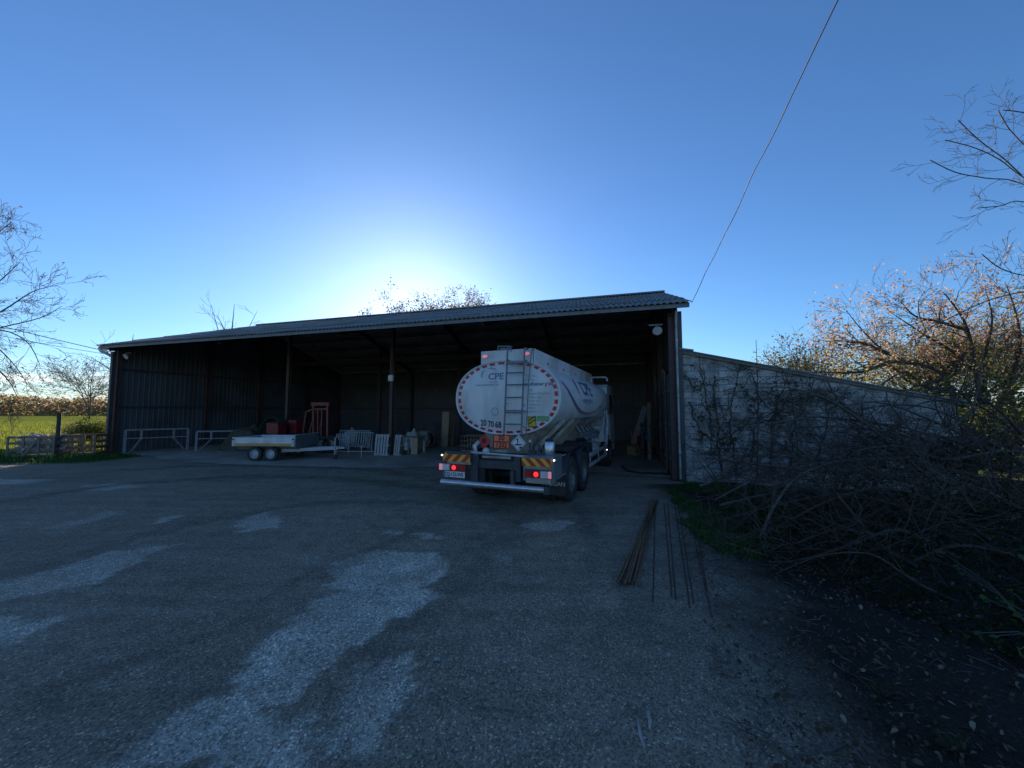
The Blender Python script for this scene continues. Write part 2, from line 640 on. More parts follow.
    def mix(f, a, c, blend='MIX'):
        x = nd(nt, 'ShaderNodeMix', data_type='RGBA', blend_type=blend)
        if isinstance(f, float):
            x.inputs[0].default_value = f
        else:
            L(f, x.inputs[0])
        for k, s in ((6, a), (7, c)):
            if isinstance(s, tuple):
                x.inputs[k].default_value = (*s, 1)
            else:
                L(s, x.inputs[k])
        return x.outputs[2]

    def math_(op, a, c=None):
        x = nd(nt, 'ShaderNodeMath', operation=op, use_clamp=True)
        for k, s in ((0, a), (1, c)):
            if s is None:
                continue
            if isinstance(s, (int, float)):
                x.inputs[k].default_value = s
            else:
                L(s, x.inputs[k])
        return x.outputs[0]

    big = nz(.45, 5)
    mid = nz(3.2, 8, .65)
    fine = nz(60, 3, .6)
    vor = nd(nt, 'ShaderNodeTexVoronoi')
    vor.inputs['Scale'].default_value = 75
    L(tc.outputs['Object'], vor.inputs['Vector'])
    vorb = nd(nt, 'ShaderNodeTexVoronoi')
    vorb.inputs['Scale'].default_value = 28
    L(tc.outputs['Object'], vorb.inputs['Vector'])
    base = ramp(big, [(.30, (.25, .198, .14)), (.52, (.35, .28, .202)), (.72, (.43, .348, .256))])
    base = mix(ramp(mid, [(.42, (0, 0, 0)), (.62, (.55, .55, .55))]), base, (.19, .152, .110))
    # tyre tracks: long stretched noise streaks
    mp = nd(nt, 'ShaderNodeMapping')
    mp.inputs['Rotation'].default_value = (0, 0, R(-28))
    mp.inputs['Scale'].default_value = (.22, 2.4, 1)
    L(tc.outputs['Object'], mp.inputs['Vector'])
    tn = nd(nt, 'ShaderNodeTexNoise')
    tn.inputs['Scale'].default_value = 1.3
    tn.inputs['Detail'].default_value = 4
    L(mp.outputs[0], tn.inputs['Vector'])
    base = mix(ramp(tn.outputs['Fac'], [(.45, (0, 0, 0)), (.68, (.5, .5, .5))]), base, (.42, .345, .26))
    spk = nz(17, 5, .6)
    lm = math_('MULTIPLY', sp.outputs[0], ramp(mid, [(.30, (.35, .35, .35)), (.58, (1, 1, 1))]))
    lm = math_('MULTIPLY', lm, ramp(spk, [(.36, (.25, .25, .25)), (.47, (1, 1, 1))]))
    base = mix(ramp(spk, [(.56, (0, 0, 0)), (.66, (.6, .6, .6))]), base, (.18, .145, .105))
    base = mix(lm, base, (.76, .66, .53))
    base = mix(math_('MULTIPLY', at_.outputs['Alpha'], ramp(mid, [(.3, (.5, .5, .5)), (.6, (1, 1, 1))])), base, (.11, .09, .068))
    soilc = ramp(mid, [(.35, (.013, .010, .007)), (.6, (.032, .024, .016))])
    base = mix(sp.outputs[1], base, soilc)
    grassc = ramp(mid, [(.35, (.045, .075, .014)), (.5, (.09, .125, .025)), (.65, (.13, .15, .04))])
    base = mix(sp.outputs[2], base, grassc)
    # single stones
    cell = nd(nt, 'ShaderNodeSeparateColor')
    L(vor.outputs['Color'], cell.inputs[0])
    base = mix(ramp(cell.outputs[0], [(.0, (.55, .55, .55)), (.5, (1, 1, 1)), (.93, (1.1, 1.1, 1.1)), (1, (2.2, 2.2, 2.2))]), base, base)
    mul = nd(nt, 'ShaderNodeMix', data_type='RGBA', blend_type='MULTIPLY')
    mul.inputs[0].default_value = 1
    L(base, mul.inputs[6])
    L(ramp(cell.outputs[1], [(.0, (.45, .45, .45)), (.55, (1, 1, 1)), (.92, (1.2, 1.2, 1.2)), (1, (2.4, 2.4, 2.4))]), mul.inputs[7])
    L(mul.outputs[2], b.inputs['Base Color'])
    bp = nd(nt, 'ShaderNodeBump')
    bp.inputs['Strength'].default_value = .9
    bp.inputs['Distance'].default_value = .02
    L(vor.outputs['Distance'], bp.inputs['Height'])
    bp2 = nd(nt, 'ShaderNodeBump')
    bp2.inputs['Strength'].default_value = .8
    bp2.inputs['Distance'].default_value = .03
    L(mid, bp2.inputs['Height'])
    L(bp.outputs[0], bp2.inputs['Normal'])
    L(bp2.outputs[0], b.inputs['Normal'])
    me.materials.append(m)
    ob = bpy.data.objects.new('gravel_yard', me)
    COL.objects.link(ob)
    tag(ob, 'dark grey gravel yard with pale worn patches in front of the open barn', 'ground', kind='structure')


build_ground()

# the field: one sheet to the horizon
mat('field_grass', (.17, .21, .028), (.23, .26, .045), scale=.35, rough=1.0, bump=0, col3=(.20, .20, .06), scale3=.06)
MATS['field_grass'].node_tree.nodes['Principled BSDF'].inputs['Specular IOR Level'].default_value = 0
fb = MB()
N = 24
xs = [-3000 + 6000 * i / N for i in range(N + 1)]
for j in range(N):
    for i in range(N):
        pass
fb.add([(-3000, -3000, -.14), (3000, -3000, -.14), (3000, 3500, -.14), (-3000, 3500, -.14)], [(0, 1, 2, 3)])
tag(fb.build('field', 'field_grass'), 'wide sunlit green meadow reaching the far tree line', 'field', kind='structure')

# barn floor: pale trodden earth and concrete
fl = MB()
ED = [(-.2, .3), (3.2, -.2), (6, -1.1), (9, -1.2), (12, -.9), (14.5, -.6), (16.5, -.2), (18, .6), (20, .2), (22, 1.0), (24, .9), (26.2, .6)]
pts = []
for i in range(len(ED) - 1):
    (a, b_), (c, d_) = ED[i], ED[i + 1]
    for k in range(8):
        q = k / 8
        s, t = a + (c - a) * q, b_ + (d_ - b_) * q
        pts.append((s, t + .22 * noise.noise(Vector((s * .9, 0, 0))) + .10 * noise.noise(Vector((s * 3, 1, 0)))))
pts.append(ED[-1])
vs = []
for s, t in pts:
    vs.append((s, t, .016))
    vs.append((s, 16, .016))
fl.add(vs, [(2 * i, 2 * i + 2, 2 * i + 3, 2 * i + 1) for i in range(len(pts) - 1)])
tag(fl.build('barn_floor', 'concrete_floor', loc=BL, rotz=BROT), 'pale dusty floor under the open barn roof', 'floor', kind='structure')

# ------------------------------------------------------------------ the barn
barn = thing('open_barn', 'long open fronted barn with dark corrugated walls and grey sheet roof', 'barn', BL, BROT)
EAVE, RIDGE_T, RIDGE_Z, DEPTH = 5.33, 8.0, 8.12, 16.0
OV = .55
SL = (RIDGE_Z - EAVE) / (RIDGE_T + OV)


def roofz(t):
    return EAVE + (min(t, 2 * RIDGE_T - t) + OV) * SL


def corr_sheet(mb, s0, s1, t0, t1, z0, z1, pitch=.177, amp=.026, per=7):
    n = int((s1 - s0) / pitch * per)
    vs = []
    for i in range(n + 1):
        s = s0 + (s1 - s0) * i / n
        h = amp * math.cos(2 * math.pi * s / pitch)
        vs.append((s, t0, z0 + h))
        vs.append((s, t1, z1 + h))
    mb.add(vs, [(2 * i, 2 * i + 2, 2 * i + 3, 2 * i + 1) for i in range(n)])


rf = MB()
rows = 6
for side in (0, 1):
    for k in range(rows):
        a, b_ = -OV + (RIDGE_T + OV) * k / rows, -OV + (RIDGE_T + OV) * (k + 1) / rows + .14
        b_ = min(b_, RIDGE_T)
        za, zb = roofz(a) + .05 + .028, roofz(b_) + .05
        if k == 0:
            za = roofz(a) + .05
        if side:
            a, b_ = 2 * RIDGE_T - a, 2 * RIDGE_T - b_
        corr_sheet(rf, -.38, BLEN + .42, a, b_, za, zb)
o = rf.build('roof', 'roof_cement', barn, smooth=True, solid=.014)
rg = MB()
for sg in (-1, 1):
    rg.bar((-.42, RIDGE_T + sg * .10, RIDGE_Z + .105), (BLEN + .46, RIDGE_T + sg * .10, RIDGE_Z + .105), .26, .02, up=(0, sg * .32, .95))
rg.tube([(-.42, RIDGE_T, RIDGE_Z + .135), (BLEN + .46, RIDGE_T, RIDGE_Z + .135)], .06, 8)
rg.build('ridge_cap', 'roof_cement', barn)
fa = MB()
fa.bar((-.3, -OV + .10, EAVE - .035), (BLEN + .34, -OV + .10, EAVE - .035), .05, .12)
for se in (-.30, BLEN + .33):
    fa.bar((se, -OV + .14, roofz(-OV + .14) - .06), (se, RIDGE_T, RIDGE_Z - .06), .05, .13)
    fa.bar((se, 2 * RIDGE_T + OV, EAVE - .06), (se, RIDGE_T + .01, RIDGE_Z - .06), .05, .13)
fa.build('fascia', 'grey_steel', barn)


def clad(name, s0, s1, fn, ztop, zbot=.04, parent=barn, pitch=.25, amp=.012, m='cladding_sheet'):
    """trapezoid-ribbed wall sheets; fn(q, off) -> (s, t)"""
    mb = MB()
    prof = [(0, 0), (.30, 0), (.40, 1), (.60, 1), (.70, 0)]
    vs = []
    L_ = s1 - s0
    for k in range(int(L_ / pitch) + 1):
        for a, h in prof:
            q = s0 + (k + a) * pitch
            if q > s1:
                continue
            x, y = fn(q, h * amp)
            vs.append((x, y, zbot))
            vs.append((x, y, ztop(q)))
    n = len(vs) // 2
    mb.add(vs, [(2 * i, 2 * i + 2, 2 * i + 3, 2 * i + 1) for i in range(n - 1)])
    return mb.build(name, m, parent, solid=.006)


clad('left_wall', 0, DEPTH, lambda q, h: (-.02 + h, q), lambda q: roofz(q) - .02, -.02)
clad('right_wall', 0.02, DEPTH, lambda q, h: (BLEN + .06 + h, q), lambda q: roofz(q) - .02, 3.05)
clad('back_wall', -.15, BLEN + .5, lambda q, h: (q, DEPTH + .05 - h), lambda q: roofz(DEPTH) - .02, -.02)
wl = MB()                                                     # low block wall on the inside of the right side
wl.box((BLEN + .02, 8.0, 1.55), (.2, 15.8, 3.1))
wl.build('block_wall', 'timber_grey', barn)
for k in range(6):                                            # sliding boards along the right side
    pb = MB()
    t = .75 + k * 1.22
    pb.box((BLEN - .13 - .05 * (k % 2), t + .5, 1.72 + .1 * (k % 3)), (.05, 1.02, 3.3 + .2 * (k % 3)))
    for z in (.6, 1.7, 2.8):
        pb.box((BLEN - .175 - .05 * (k % 2), t + .5, z), (.035, 1.0, .12))
    pb.build('plank_panel', ['plank_panel', 'timber_grey'][k % 2], barn, bevel=.006)
FR = [.12, 7.5, 13.9, 20.1, BLEN - .10]


def ibeam(mb, p, q, w, h, up=(0, 0, 1)):
    p, q = Vector(p), Vector(q)
    d = (q - p).normalized()
    u_ = Vector(up)
    s_ = d.cross(u_).normalized()
    u_ = s_.cross(d)
    mb.bar(p, q, .012, h - .03, up=up)
    for sg in (-1, 1):
        o_ = u_ * sg * (h / 2 - .008)
        mb.bar(p + o_, q + o_, w, .016, up=up)


for i, s in enumerate(FR):
    end = i in (0, 4)
    spots_ = [.12, 4.5, 8.0, 12.0, 15.8] if end else ([3.5, 11.5, 15.8] if i != 3 else [11.5, 15.8])
    for t in spots_:
        p = MB()
        ss = s if not end else (s + .03 if i == 0 else s - .03)
        ibeam(p, (ss, t, .02), (ss, t, roofz(t) - .34), .17, .17, up=(0, 1, 0))
        p.box((ss, t, .03), (.28, .28, .02))
        p.build('post', 'oxide_steel', barn)
    for t0, t1 in ((-.3, RIDGE_T), (16.2, RIDGE_T)):
        p = MB()
        ibeam(p, (s, t0, roofz(t0) - .20), (s, t1, roofz(t1) - .20), .12, .22)
        p.build('rafter', 'oxide_steel', barn)
for k in range(14):
    t = -.35 + k * (RIDGE_T * 2 + .7) / 13
    p = MB()
    p.bar((-.3, t, roofz(t) - .05), (BLEN + .34, t, roofz(t) - .05), .07, .10)
    p.build('purlin', 'timber_grey', barn)
p = MB()
ibeam(p, (.2, 8.0, 5.28), (BLEN - .2, 8.0, 5.28), .14, .22)
p.build('tie_beam', 'oxide_steel', barn)
for z, t0, t1 in ((2.32, .2, 15.7), (4.25, .2, 15.7)):
    p = MB()
    p.bar((.045, t0, z), (.045, t1, z), .05, .12)
    p.build('wall_rail', 'black_steel', barn)
    p = MB()
    p.bar((.3, 15.9, z), (BLEN - .3, 15.9, z), .05, .12)
    p.build('wall_rail', 'black_steel', barn)
# right front corner post and drain pipes
p = MB()
p.box((BLEN + .06, .0, 2.62), (.22, .16, 5.2))
p.build('corner_post', 'black_steel', barn, bevel=.01)
p = MB()
p.tube([(BLEN + .0, -.13, .1), (BLEN + .0, -.13, 4.9), (BLEN + .0, -.30, 5.2)], .032, 10)
for z in (.9, 2.6, 4.3):
    p.tube([(BLEN + .0, -.13, z - .03), (BLEN + .0, -.13, z + .03)], .044, 10)
p.build('drain_pipe', 'aluminium_matt', barn, smooth=True, auto=40)
p = MB()
p.box((-.04, -.02, 2.58), (.16, .14, 5.1))
p.build('corner_post', 'black_steel', barn, bevel=.01)
p = MB()
p.tube([(-.30, -.42, 5.24), (-.22, -.42, 5.10), (-.10, -.25, 5.0), (-.06, -.10, 4.9)], .07, 10)
p.tube([(-.36, -.46, 5.26), (-.36, 2, 5.26)], .06, 10)
p.build('gutter_outlet', 'white_dirty', barn, smooth=True, auto=40)


def flood(label, loc, rotz, tilt, s=1.0):
    t = thing('flood_lamp', label, 'lamp', loc, rotz, 'lamps under the barn roof')
    b = MB()
    b.bar((0, .30 * s, .22 * s), (0, 0, .12 * s), .05 * s, .03 * s)
    b.bar((-.24 * s, .02, .14 * s), (.20 * s, .02, .14 * s), .05 * s, .05 * s)
    b.build('bracket', 'grey_steel', t)
    h = MB()
    M = Matrix.Rotation(R(tilt), 4, 'X')
    h.lathe([(.0, .10), (.06, .10), (.12, .04), (.16, -.06), (.165, -.075)], 18, 0, Matrix.Translation((.02, -.05, -.04)) @ M @ Matrix.Scale(s, 4))
    h.build('reflector', 'aluminium_matt', t, smooth=True)
    g = MB()
    g.lathe([(.0, -.078), (.155, -.078), (.155, -.07)], 18, 0, Matrix.Translation((.02, -.05, -.04)) @ M @ Matrix.Scale(s, 4))
    g.build('lens', 'lamp_white', t)
    return t


flood('round grey floodlight on a bracket beside the right corner post', B(BLEN - .55, .15, 4.75), BROT, -50, .95)
flood('small pale floodlight high in the left front corner of the barn', B(.55, .25, 4.95), BROT, -60, .9)

jb = thing('junction_box', 'small white box fixed to the second rusty inner barn post', 'electric box', B(13.9, 3.38, 3.72), BROT)
b = MB()
b.box((0, 0, 0), (.24, .12, .30))
b.build('housing', 'white_paint', jb, bevel=.015)
b = MB()
b.tube([(0, 0, .15), (0, 0, .9)], .015, 6)
b.build('conduit', 'cable_grey', jb)

# ------------------------------------------------------------------ lean-to with block wall
LW = 6.5
lean = thing('block_lean_to', 'low whitewashed concrete block lean-to sloping down right of the barn', 'outbuilding', BR + BU * .17, BROT)


def blockmat():
    m = bpy.data.materials.new('whitewashed_block')
    m.use_nodes = True
    nt = m.node_tree
    L = nt.links.new
    b = nt.nodes['Principled BSDF']
    b.inputs['Roughness'].default_value = .9
    tc = nd(nt, 'ShaderNodeTexCoord')
    sp = nd(nt, 'ShaderNodeSeparateXYZ')
    cb = nd(nt, 'ShaderNodeCombineXYZ')
    L(tc.outputs['Object'], sp.inputs[0])
    ad = nd(nt, 'ShaderNodeMath', operation='ADD')
    L(sp.outputs['X'], ad.inputs[0])
    L(sp.outputs['Y'], ad.inputs[1])
    L(ad.outputs[0], cb.inputs[0])
    L(sp.outputs['Z'], cb.inputs[1])
    br = nd(nt, 'ShaderNodeTexBrick')
    br.inputs['Scale'].default_value = 1
    br.inputs['Brick Width'].default_value = .5
    br.inputs['Row Height'].default_value = .21
    br.inputs['Mortar Size'].default_value = .012
    br.inputs['Mortar Smooth'].default_value = .35
    br.inputs['Color1'].default_value = (.52, .51, .49, 1)
    br.inputs['Color2'].default_value = (.40, .39, .375, 1)
    br.inputs['Mortar'].default_value = (.20, .195, .185, 1)
    n0 = nd(nt, 'ShaderNodeTexNoise')
    n0.inputs['Scale'].default_value = 3
    L(tc.outputs['Object'], n0.inputs['Vector'])
    mxv = nd(nt, 'ShaderNodeMix', data_type='RGBA', blend_type='ADD')
    mxv.inputs[0].default_value = .03
    L(cb.outputs[0], mxv.inputs[6])
    L(n0.outputs['Color'], mxv.inputs[7])
    L(mxv.outputs[2], br.inputs['Vector'])
    n = nd(nt, 'ShaderNodeTexNoise')
    n.inputs['Scale'].default_value = 1.5
    n.inputs['Detail'].default_value = 9
    n.inputs['Roughness'].default_value = .68
    L(tc.outputs['Object'], n.inputs['Vector'])
    rp = nd(nt, 'ShaderNodeValToRGB')
    rp.color_ramp.elements[0].position = .40
    rp.color_ramp.elements[1].position = .60
    L(n.outputs['Fac'], rp.inputs[0])
    mx = nd(nt, 'ShaderNodeMix', data_type='RGBA')
    L(rp.outputs[0], mx.inputs[0])
    L(br.outputs['Color'], mx.inputs[6])
    mx.inputs[7].default_value = (.16, .155, .14, 1)
    L(mx.outputs[2], b.inputs['Base Color'])
    bp = nd(nt, 'ShaderNodeBump')
    bp.inputs['Strength'].default_value = .6
    bp.inputs['Distance'].default_value = .015
    bp.invert = True
    L(br.outputs['Fac'], bp.inputs['Height'])
    bp2 = nd(nt, 'ShaderNodeBump')
    bp2.inputs['Strength'].default_value = .4
    bp2.inputs['Distance'].default_value = .01
    n2 = nd(nt, 'ShaderNodeTexNoise')
    n2.inputs['Scale'].default_value = 30
    n2.inputs['Detail'].default_value = 6
    L(tc.outputs['Object'], n2.inputs['Vector'])
    L(n2.outputs['Fac'], bp2.inputs['Height'])
    L(bp.outputs[0], bp2.inputs['Normal'])
    L(bp2.outputs[0], b.inputs['Normal'])
    MATS['whitewashed_block'] = m


blockmat()
LT0, LT1, LD = 3.92, 2.32, 9.0


def lz(s):
    return LT0 + (LT1 - LT0) * s / LW


p = MB()
p.prism([(0, -.05), (LW, -.05), (LW, LT1), (0, LT0)], 0, .2)
p.build('front_wall', 'whitewashed_block', lean)
p = MB()
p.box((LW - .1, LD / 2, (LT1 - .1) / 2), (.2, LD - .41, LT1 - .1))
p.build('side_wall', 'whitewashed_block', lean)
p = MB()
n = int((LD + .3) / .177 * 6)
vs = []
for i in range(n + 1):
    t = -.10 + (LD + .3) * i / n
    h = .024 * math.cos(2 * math.pi * t / .177)
    vs += [(-.02, t, lz(-.02) + .09 + h), (LW + .25, t, lz(LW + .25) + .09 + h)]
p.add(vs, [(2 * i, 2 * i + 1, 2 * i + 3, 2 * i + 2) for i in range(n)])
p.build('roof', 'roof_cement', lean, smooth=True, solid=.012)
p = MB()
p.bar((-.02, -.045, lz(0) + .03), (LW + .22, -.045, lz(LW + .22) + .03), .06, .09)
p.build('verge_board', 'timber_grey', lean)
p = MB()
p.box((.10, .10, LT0 + .10), (.42, .4, .05), rot=Matrix.Rotation(R(10), 3, 'Y'))
p.build('flashing', 'grey_steel', lean)

# ------------------------------------------------------------------ growing wood
def grow(mb, p, d, ln, r, lvl, tips, wob=.25, up=.05, kids=(4, 5, 4), spread=(.6, 1.0), shrink=(.45, .75), minr=.003, seg=None, m=0, sides=None, taper=.25):
    n = seg or max(3, int(4 + ln * 1.2))
    p, d = Vector(p), Vector(d).normalized()
    pts, rad = [p.copy()], [r]
    for i in range(n):
        d = (d + Vector((random.gauss(0, wob), random.gauss(0, wob), random.gauss(0, wob) + up)) * (1.0 / math.sqrt(n))).normalized()
        p = p + d * ln / n
        pts.append(p.copy())
        rad.append(max(minr, r * (1 - (1 - taper) * (i + 1) / n)))
    mb.tube(pts, rad, sides or (7 if r > .05 else (5 if r > .015 else 3)), m, cap=r > .02)
    if lvl <= 0:
        tips.append((pts[-1], d))
        tips.append((pts[len(pts) // 2], d))
        return pts
    k = kids[min(len(kids) - 1, len(kids) - lvl)] if lvl <= len(kids) else kids[0]
    for j in range(k):
        q = .22 + .78 * (j + random.random()) / k
        i = min(n - 1, int(q * n))
        base = pts[i].lerp(pts[i + 1], q * n - i) if i + 1 < len(pts) else pts[i]
        dd = (pts[i + 1] - pts[i]).normalized()
        side = dd.orthogonal().normalized()
        side.rotate(Matrix.Rotation(random.uniform(0, 6.283), 3, dd))
        a = random.uniform(*spread)
        nd_ = dd * math.cos(a) + side * math.sin(a)
        grow(mb, base, nd_, ln * random.uniform(*shrink) * (1.1 - .35 * q), max(minr, rad[i] * random.uniform(.45, .7)), lvl - 1, tips, wob, up, kids, spread, shrink, minr, None, m, None, taper)
    return pts


def limb(mb, pts, r0, r1, lvl, tips, kids=4, **kw):
    """a limb along given points, with side shoots"""
    P = [Vector(q) for q in pts]
    out = []
    for i in range(len(P) - 1):
        for k in range(4):
            q = k / 4
            a, b_, c, d = P[max(i - 1, 0)], P[i], P[i + 1], P[min(i + 2, len(P) - 1)]
            out.append(.5 * ((2 * b_) + (c - a) * q + (2 * a - 5 * b_ + 4 * c - d) * q * q + (3 * b_ - a - 3 * c + d) * q ** 3))
    out.append(P[-1])
    n = len(out)
    rad = [r0 + (r1 - r0) * i / (n - 1) for i in range(n)]
    out = [q + Vector((random.gauss(0, .12), random.gauss(0, .12), random.gauss(0, .12))) * rad[i] for i, q in enumerate(out)]
    mb.tube(out, rad, 8 if r0 > .03 else 5)
    ln = sum((out[i + 1] - out[i]).length for i in range(n - 1))
    for j in range(kids):
        q = .15 + .85 * (j + random.random()) / kids
        i = min(n - 2, int(q * (n - 1)))
        dd = (out[i + 1] - out[i]).normalized()
        side = dd.orthogonal().normalized()
        side.rotate(Matrix.Rotation(random.uniform(0, 6.283), 3, dd))
        a = random.uniform(.45, .95)
        grow(mb, out[i], dd * math.cos(a) + side * math.sin(a), kw.get('twig', ln * .4) * random.uniform(.6, 1.2), rad[i] * random.uniform(.35, .6), lvl, tips, kw.get('wob', .3), kw.get('up', .08), kw.get('tk', (3, 3)), (.45, .9), (.45, .75), kw.get('minr', .003))
    return out


def foliage(name, tips, per, size, m, parent, jit=.12, lo=0, hi=1, keep=1.0, colour=None):
    mb = MB()
    for p, d in tips:
        if random.random() > keep:
            continue
        for k in range(per):
            q = p + Vector((random.gauss(0, jit), random.gauss(0, jit), random.gauss(0, jit)))
            c = random.uniform(lo, hi)
            if colour:
                c = min(1, max(0, colour(q) + random.gauss(0, .12)))
            mb.leaf(q, size * random.uniform(.7, 1.3), c)
    return mb.build(name, m, parent)


# --- bare tree at the left edge (trunk outside the picture)
def left_tree():
    base = Vector((-24.4, 15.0, 0))
    t = thing('bare_tree', 'bare grey tree with drooping twigs and a few red leaves at left edge', 'tree')
    mb, tips = MB(), []
    mb.tube([base, base + Vector((.1, 0, 1.5)), base + Vector((.4, .1, 3.2)), base + Vector((.8, .1, 4.6))], [.28, .22, .18, .13], 9)
    D = 15.5
    limbs = [
        [base + Vector((.4, .1, 3.0)), at(-60, 340, D), at(0, 312, D), at(32, 292, D), at(58, 285, D)],
        [base + Vector((.6, .1, 3.8)), at(-50, 320, D), at(-5, 285, D), at(20, 262, D)],
        [base + Vector((.7, .1, 4.2)), at(-60, 290, D + 1), at(-10, 240, D + 1), at(12, 222, D + 1)],
        [base + Vector((.3, .1, 2.6)), at(-70, 350, D - .5), at(-10, 330, D - .5), at(25, 340, D - .5), at(40, 365, D - .5)],
        [base + Vector((.3, 0, 2.4)), at(-60, 370, D), at(-15, 345, D), at(10, 360, D), at(28, 385, D)],
        [base + Vector((.5, .2, 3.4)), at(-50, 345, D + 1.5), at(0, 328, D + 1.5), at(40, 318, D + 1.5), at(62, 306, D + 1.5)],
        [base + Vector((.7, .2, 4.4)), at(-60, 270, D), at(-20, 225, D), at(5, 215, D)],
        [base + Vector((.5, .1, 3.4)), at(-45, 360, D), at(-10, 365, D), at(8, 380, D), at(18, 398, D)],
    ]
    for i, l in enumerate(limbs):
        limb(mb, l, .045, .009, 2, tips, kids=17, twig=1.0, up=-.12 if i in (3, 4, 7) else -.02, wob=.38, tk=(4, 3), minr=.006)
    mb.build('trunk', 'bark_grey', t, smooth=True)
    foliage('crown', tips, 1, .09, 'leaf_red', t, .05, keep=.05)


left_tree()


# --- autumn trees at the right
def tri_tree(name, label, cat, base, trunk, limbs, bark, leaf, per, size, lvl=1, kids=9, twig=1.3, tk=(4,), keep=1.0, jit=.16, group=None, r0=.07, minr=.004, colour=None, up=.08):
    t = thing(name, label, cat, group=group)
    mb, tips = MB(), []
    mb.tube(trunk[0], trunk[1], 9)
    for l in limbs:
        limb(mb, l, r0, .009, lvl, tips, kids=kids, twig=twig, tk=tk, up=up, wob=.32, minr=minr)
    mb.build('trunk', bark, t, smooth=True)
    foliage('crown', tips, per, size, leaf, t, jit, keep=keep, colour=colour)
    return t


def auto_limbs(base, h, w, n, z0=.25, flat=.5):
    out = []
    for i in range(n):
        a = 2 * math.pi * (i + random.random()) / n
        q = random.random()
        z = h * (z0 + (.6 - z0) * q)
        rr = w * random.uniform(.55, 1.0) * (1 - .35 * q)
        tip = Vector((math.cos(a) * rr, math.sin(a) * rr, h * random.uniform(.6, 1.0) * (1 - .25 * rr / w * flat)))
        mid = Vector((math.cos(a) * rr * .45, math.sin(a) * rr * .45, z + (tip.z - z) * .55))
        out.append([base + Vector((0, 0, z)), base + mid, base + tip])
    return out


def simple_tree(name, label, base, h, w, bark, leaf, per, size, nl=9, keep=1.0, group=None, r=.16, lvl=1, kids=8, twig=None, tk=(4,), jit=.25, minr=.006, colour=None):
    base = Vector(base)
    tr = [[base, base + Vector((.1, 0, h * .3)), base + Vector((-.05, .05, h * .6)), base + Vector((.1, .1, h * .92))], [r, r * .75, r * .45, r * .08]]
    return tri_tree(name, label, 'tree', base, tr, auto_limbs(base, h, w, nl), bark, leaf, per, size, lvl, kids, twig or w * .45, tk, keep, jit, group, r * .45, minr, colour)


D = 15.0
TB = Vector((18.9, 15.0, 0))


def crown_colour(q):
    return .3 + .65 * max(0, min(1, (4.8 - q.z) / 2.6)) if q.z < 4.8 else random.uniform(0, .45)


ta = [[TB, at(992, 455, D), at(982, 440, D), at(987, 420, D), at(1010, 390, D)], [.26, .235, .19, .14, .08]]
tri_tree('autumn_tree', 'leaning autumn tree with orange brown leaves reaching over the low wall', 'tree', TB, ta, [
    [at(978, 438, D), at(960, 408, D), at(942, 375, D), at(918, 364, D), at(888, 354, D), at(862, 330, D), at(846, 310, D)],
    [at(944, 378, D), at(915, 385, D + .3), at(890, 366, D + .4), at(862, 366, D + .4), at(830, 385, D + .3)],
    [at(950, 390, D), at(928, 388, D - .3), at(905, 372, D - .3), at(880, 385, D - .4), at(862, 392, D - .4)],
    [at(918, 364, D), at(890, 362, D - .3), at(862, 372, D - .4), at(825, 372, D - .5), at(800, 372, D - .5)],
    [at(985, 420, D), at(975, 370, D + .5), at(968, 330, D + .6), at(950, 300, D + .7), at(940, 290, D + .7)],
    [at(985, 420, D), at(985, 360, D + .4), at(992, 320, D + .4), at(985, 288, D + .5)],
    [at(1005, 395, D), at(1020, 350, D + .2), at(1015, 310, D + .2), at(1005, 282, D + .3)],
    [at(968, 330, D + .6), at(940, 322, D + .8), at(915, 316, D + .9), at(900, 300, D + .9)],
    [at(975, 370, D + .5), at(950, 350, D + .9), at(925, 335, D + 1), at(890, 312, D + 1)],
    [at(985, 430, D), at(1000, 400, D - .6), at(1030, 360, D - .8), at(1060, 320, D - .8)],
    [at(888, 354, D), at(868, 345, D + .2), at(850, 342, D + .2), at(832, 340, D + .2)],
], 'bark_dark', 'leaf_autumn', 5, .098, lvl=2, kids=11, twig=1.35, tk=(4, 3), keep=.46, jit=.18, r0=.085, minr=.0055, colour=crown_colour, up=.02)

for i, (x, y, h, w_, leaf, lab, per) in enumerate([
    (19.4, 17.5, 6.3, 3.2, 'leaf_autumn', 'tall rusty brown autumn tree behind the lean-to, right of centre', 3),
    (24.0, 18.5, 7.4, 3.8, 'leaf_autumn', 'large orange tinted tree farthest right beyond the low outbuilding', 3),
    (15.8, 20.5, 4.9, 2.1, 'leaf_yellow', 'small golden yellow tree peeping over the outbuilding roof', 3),
]):
    simple_tree('autumn_tree', lab, (x, y, 0), h, w_, 'bark_dark', leaf, per, .12, nl=14, keep=.5, group='autumn trees beyond the lean-to', kids=10, twig=1.6, tk=(4, 3), jit=.25, lvl=2, r=.13)
for i, (x, y, h, w_, lab) in enumerate([
    (17.8, 12.2, 2.9, 1.8, 'sunlit green bush right behind the end of the block wall'),
    (21.0, 13.2, 3.4, 2.2, 'yellow green bush at the far right edge beside the brush'),
    (16.8, 14.6, 3.6, 1.9, 'leafy green shrub rising behind the leaning autumn tree'),
    (14.9, 12.6, 2.0, 1.4, 'low leafy bush filling the gap beside the end of the block wall'),
    (16.6, 10.6, 2.2, 1.5, 'dark leafy bush in front of the sunlit bushes at the right edge'),
]):
    simple_tree('bush', lab, (x, y, 0), h, w_, 'bark_dark', 'leaf_green', 4, .12, nl=11, keep=.6, group='green bushes at the right', r=.07, kids=9, twig=.9, tk=(4,), jit=.2)

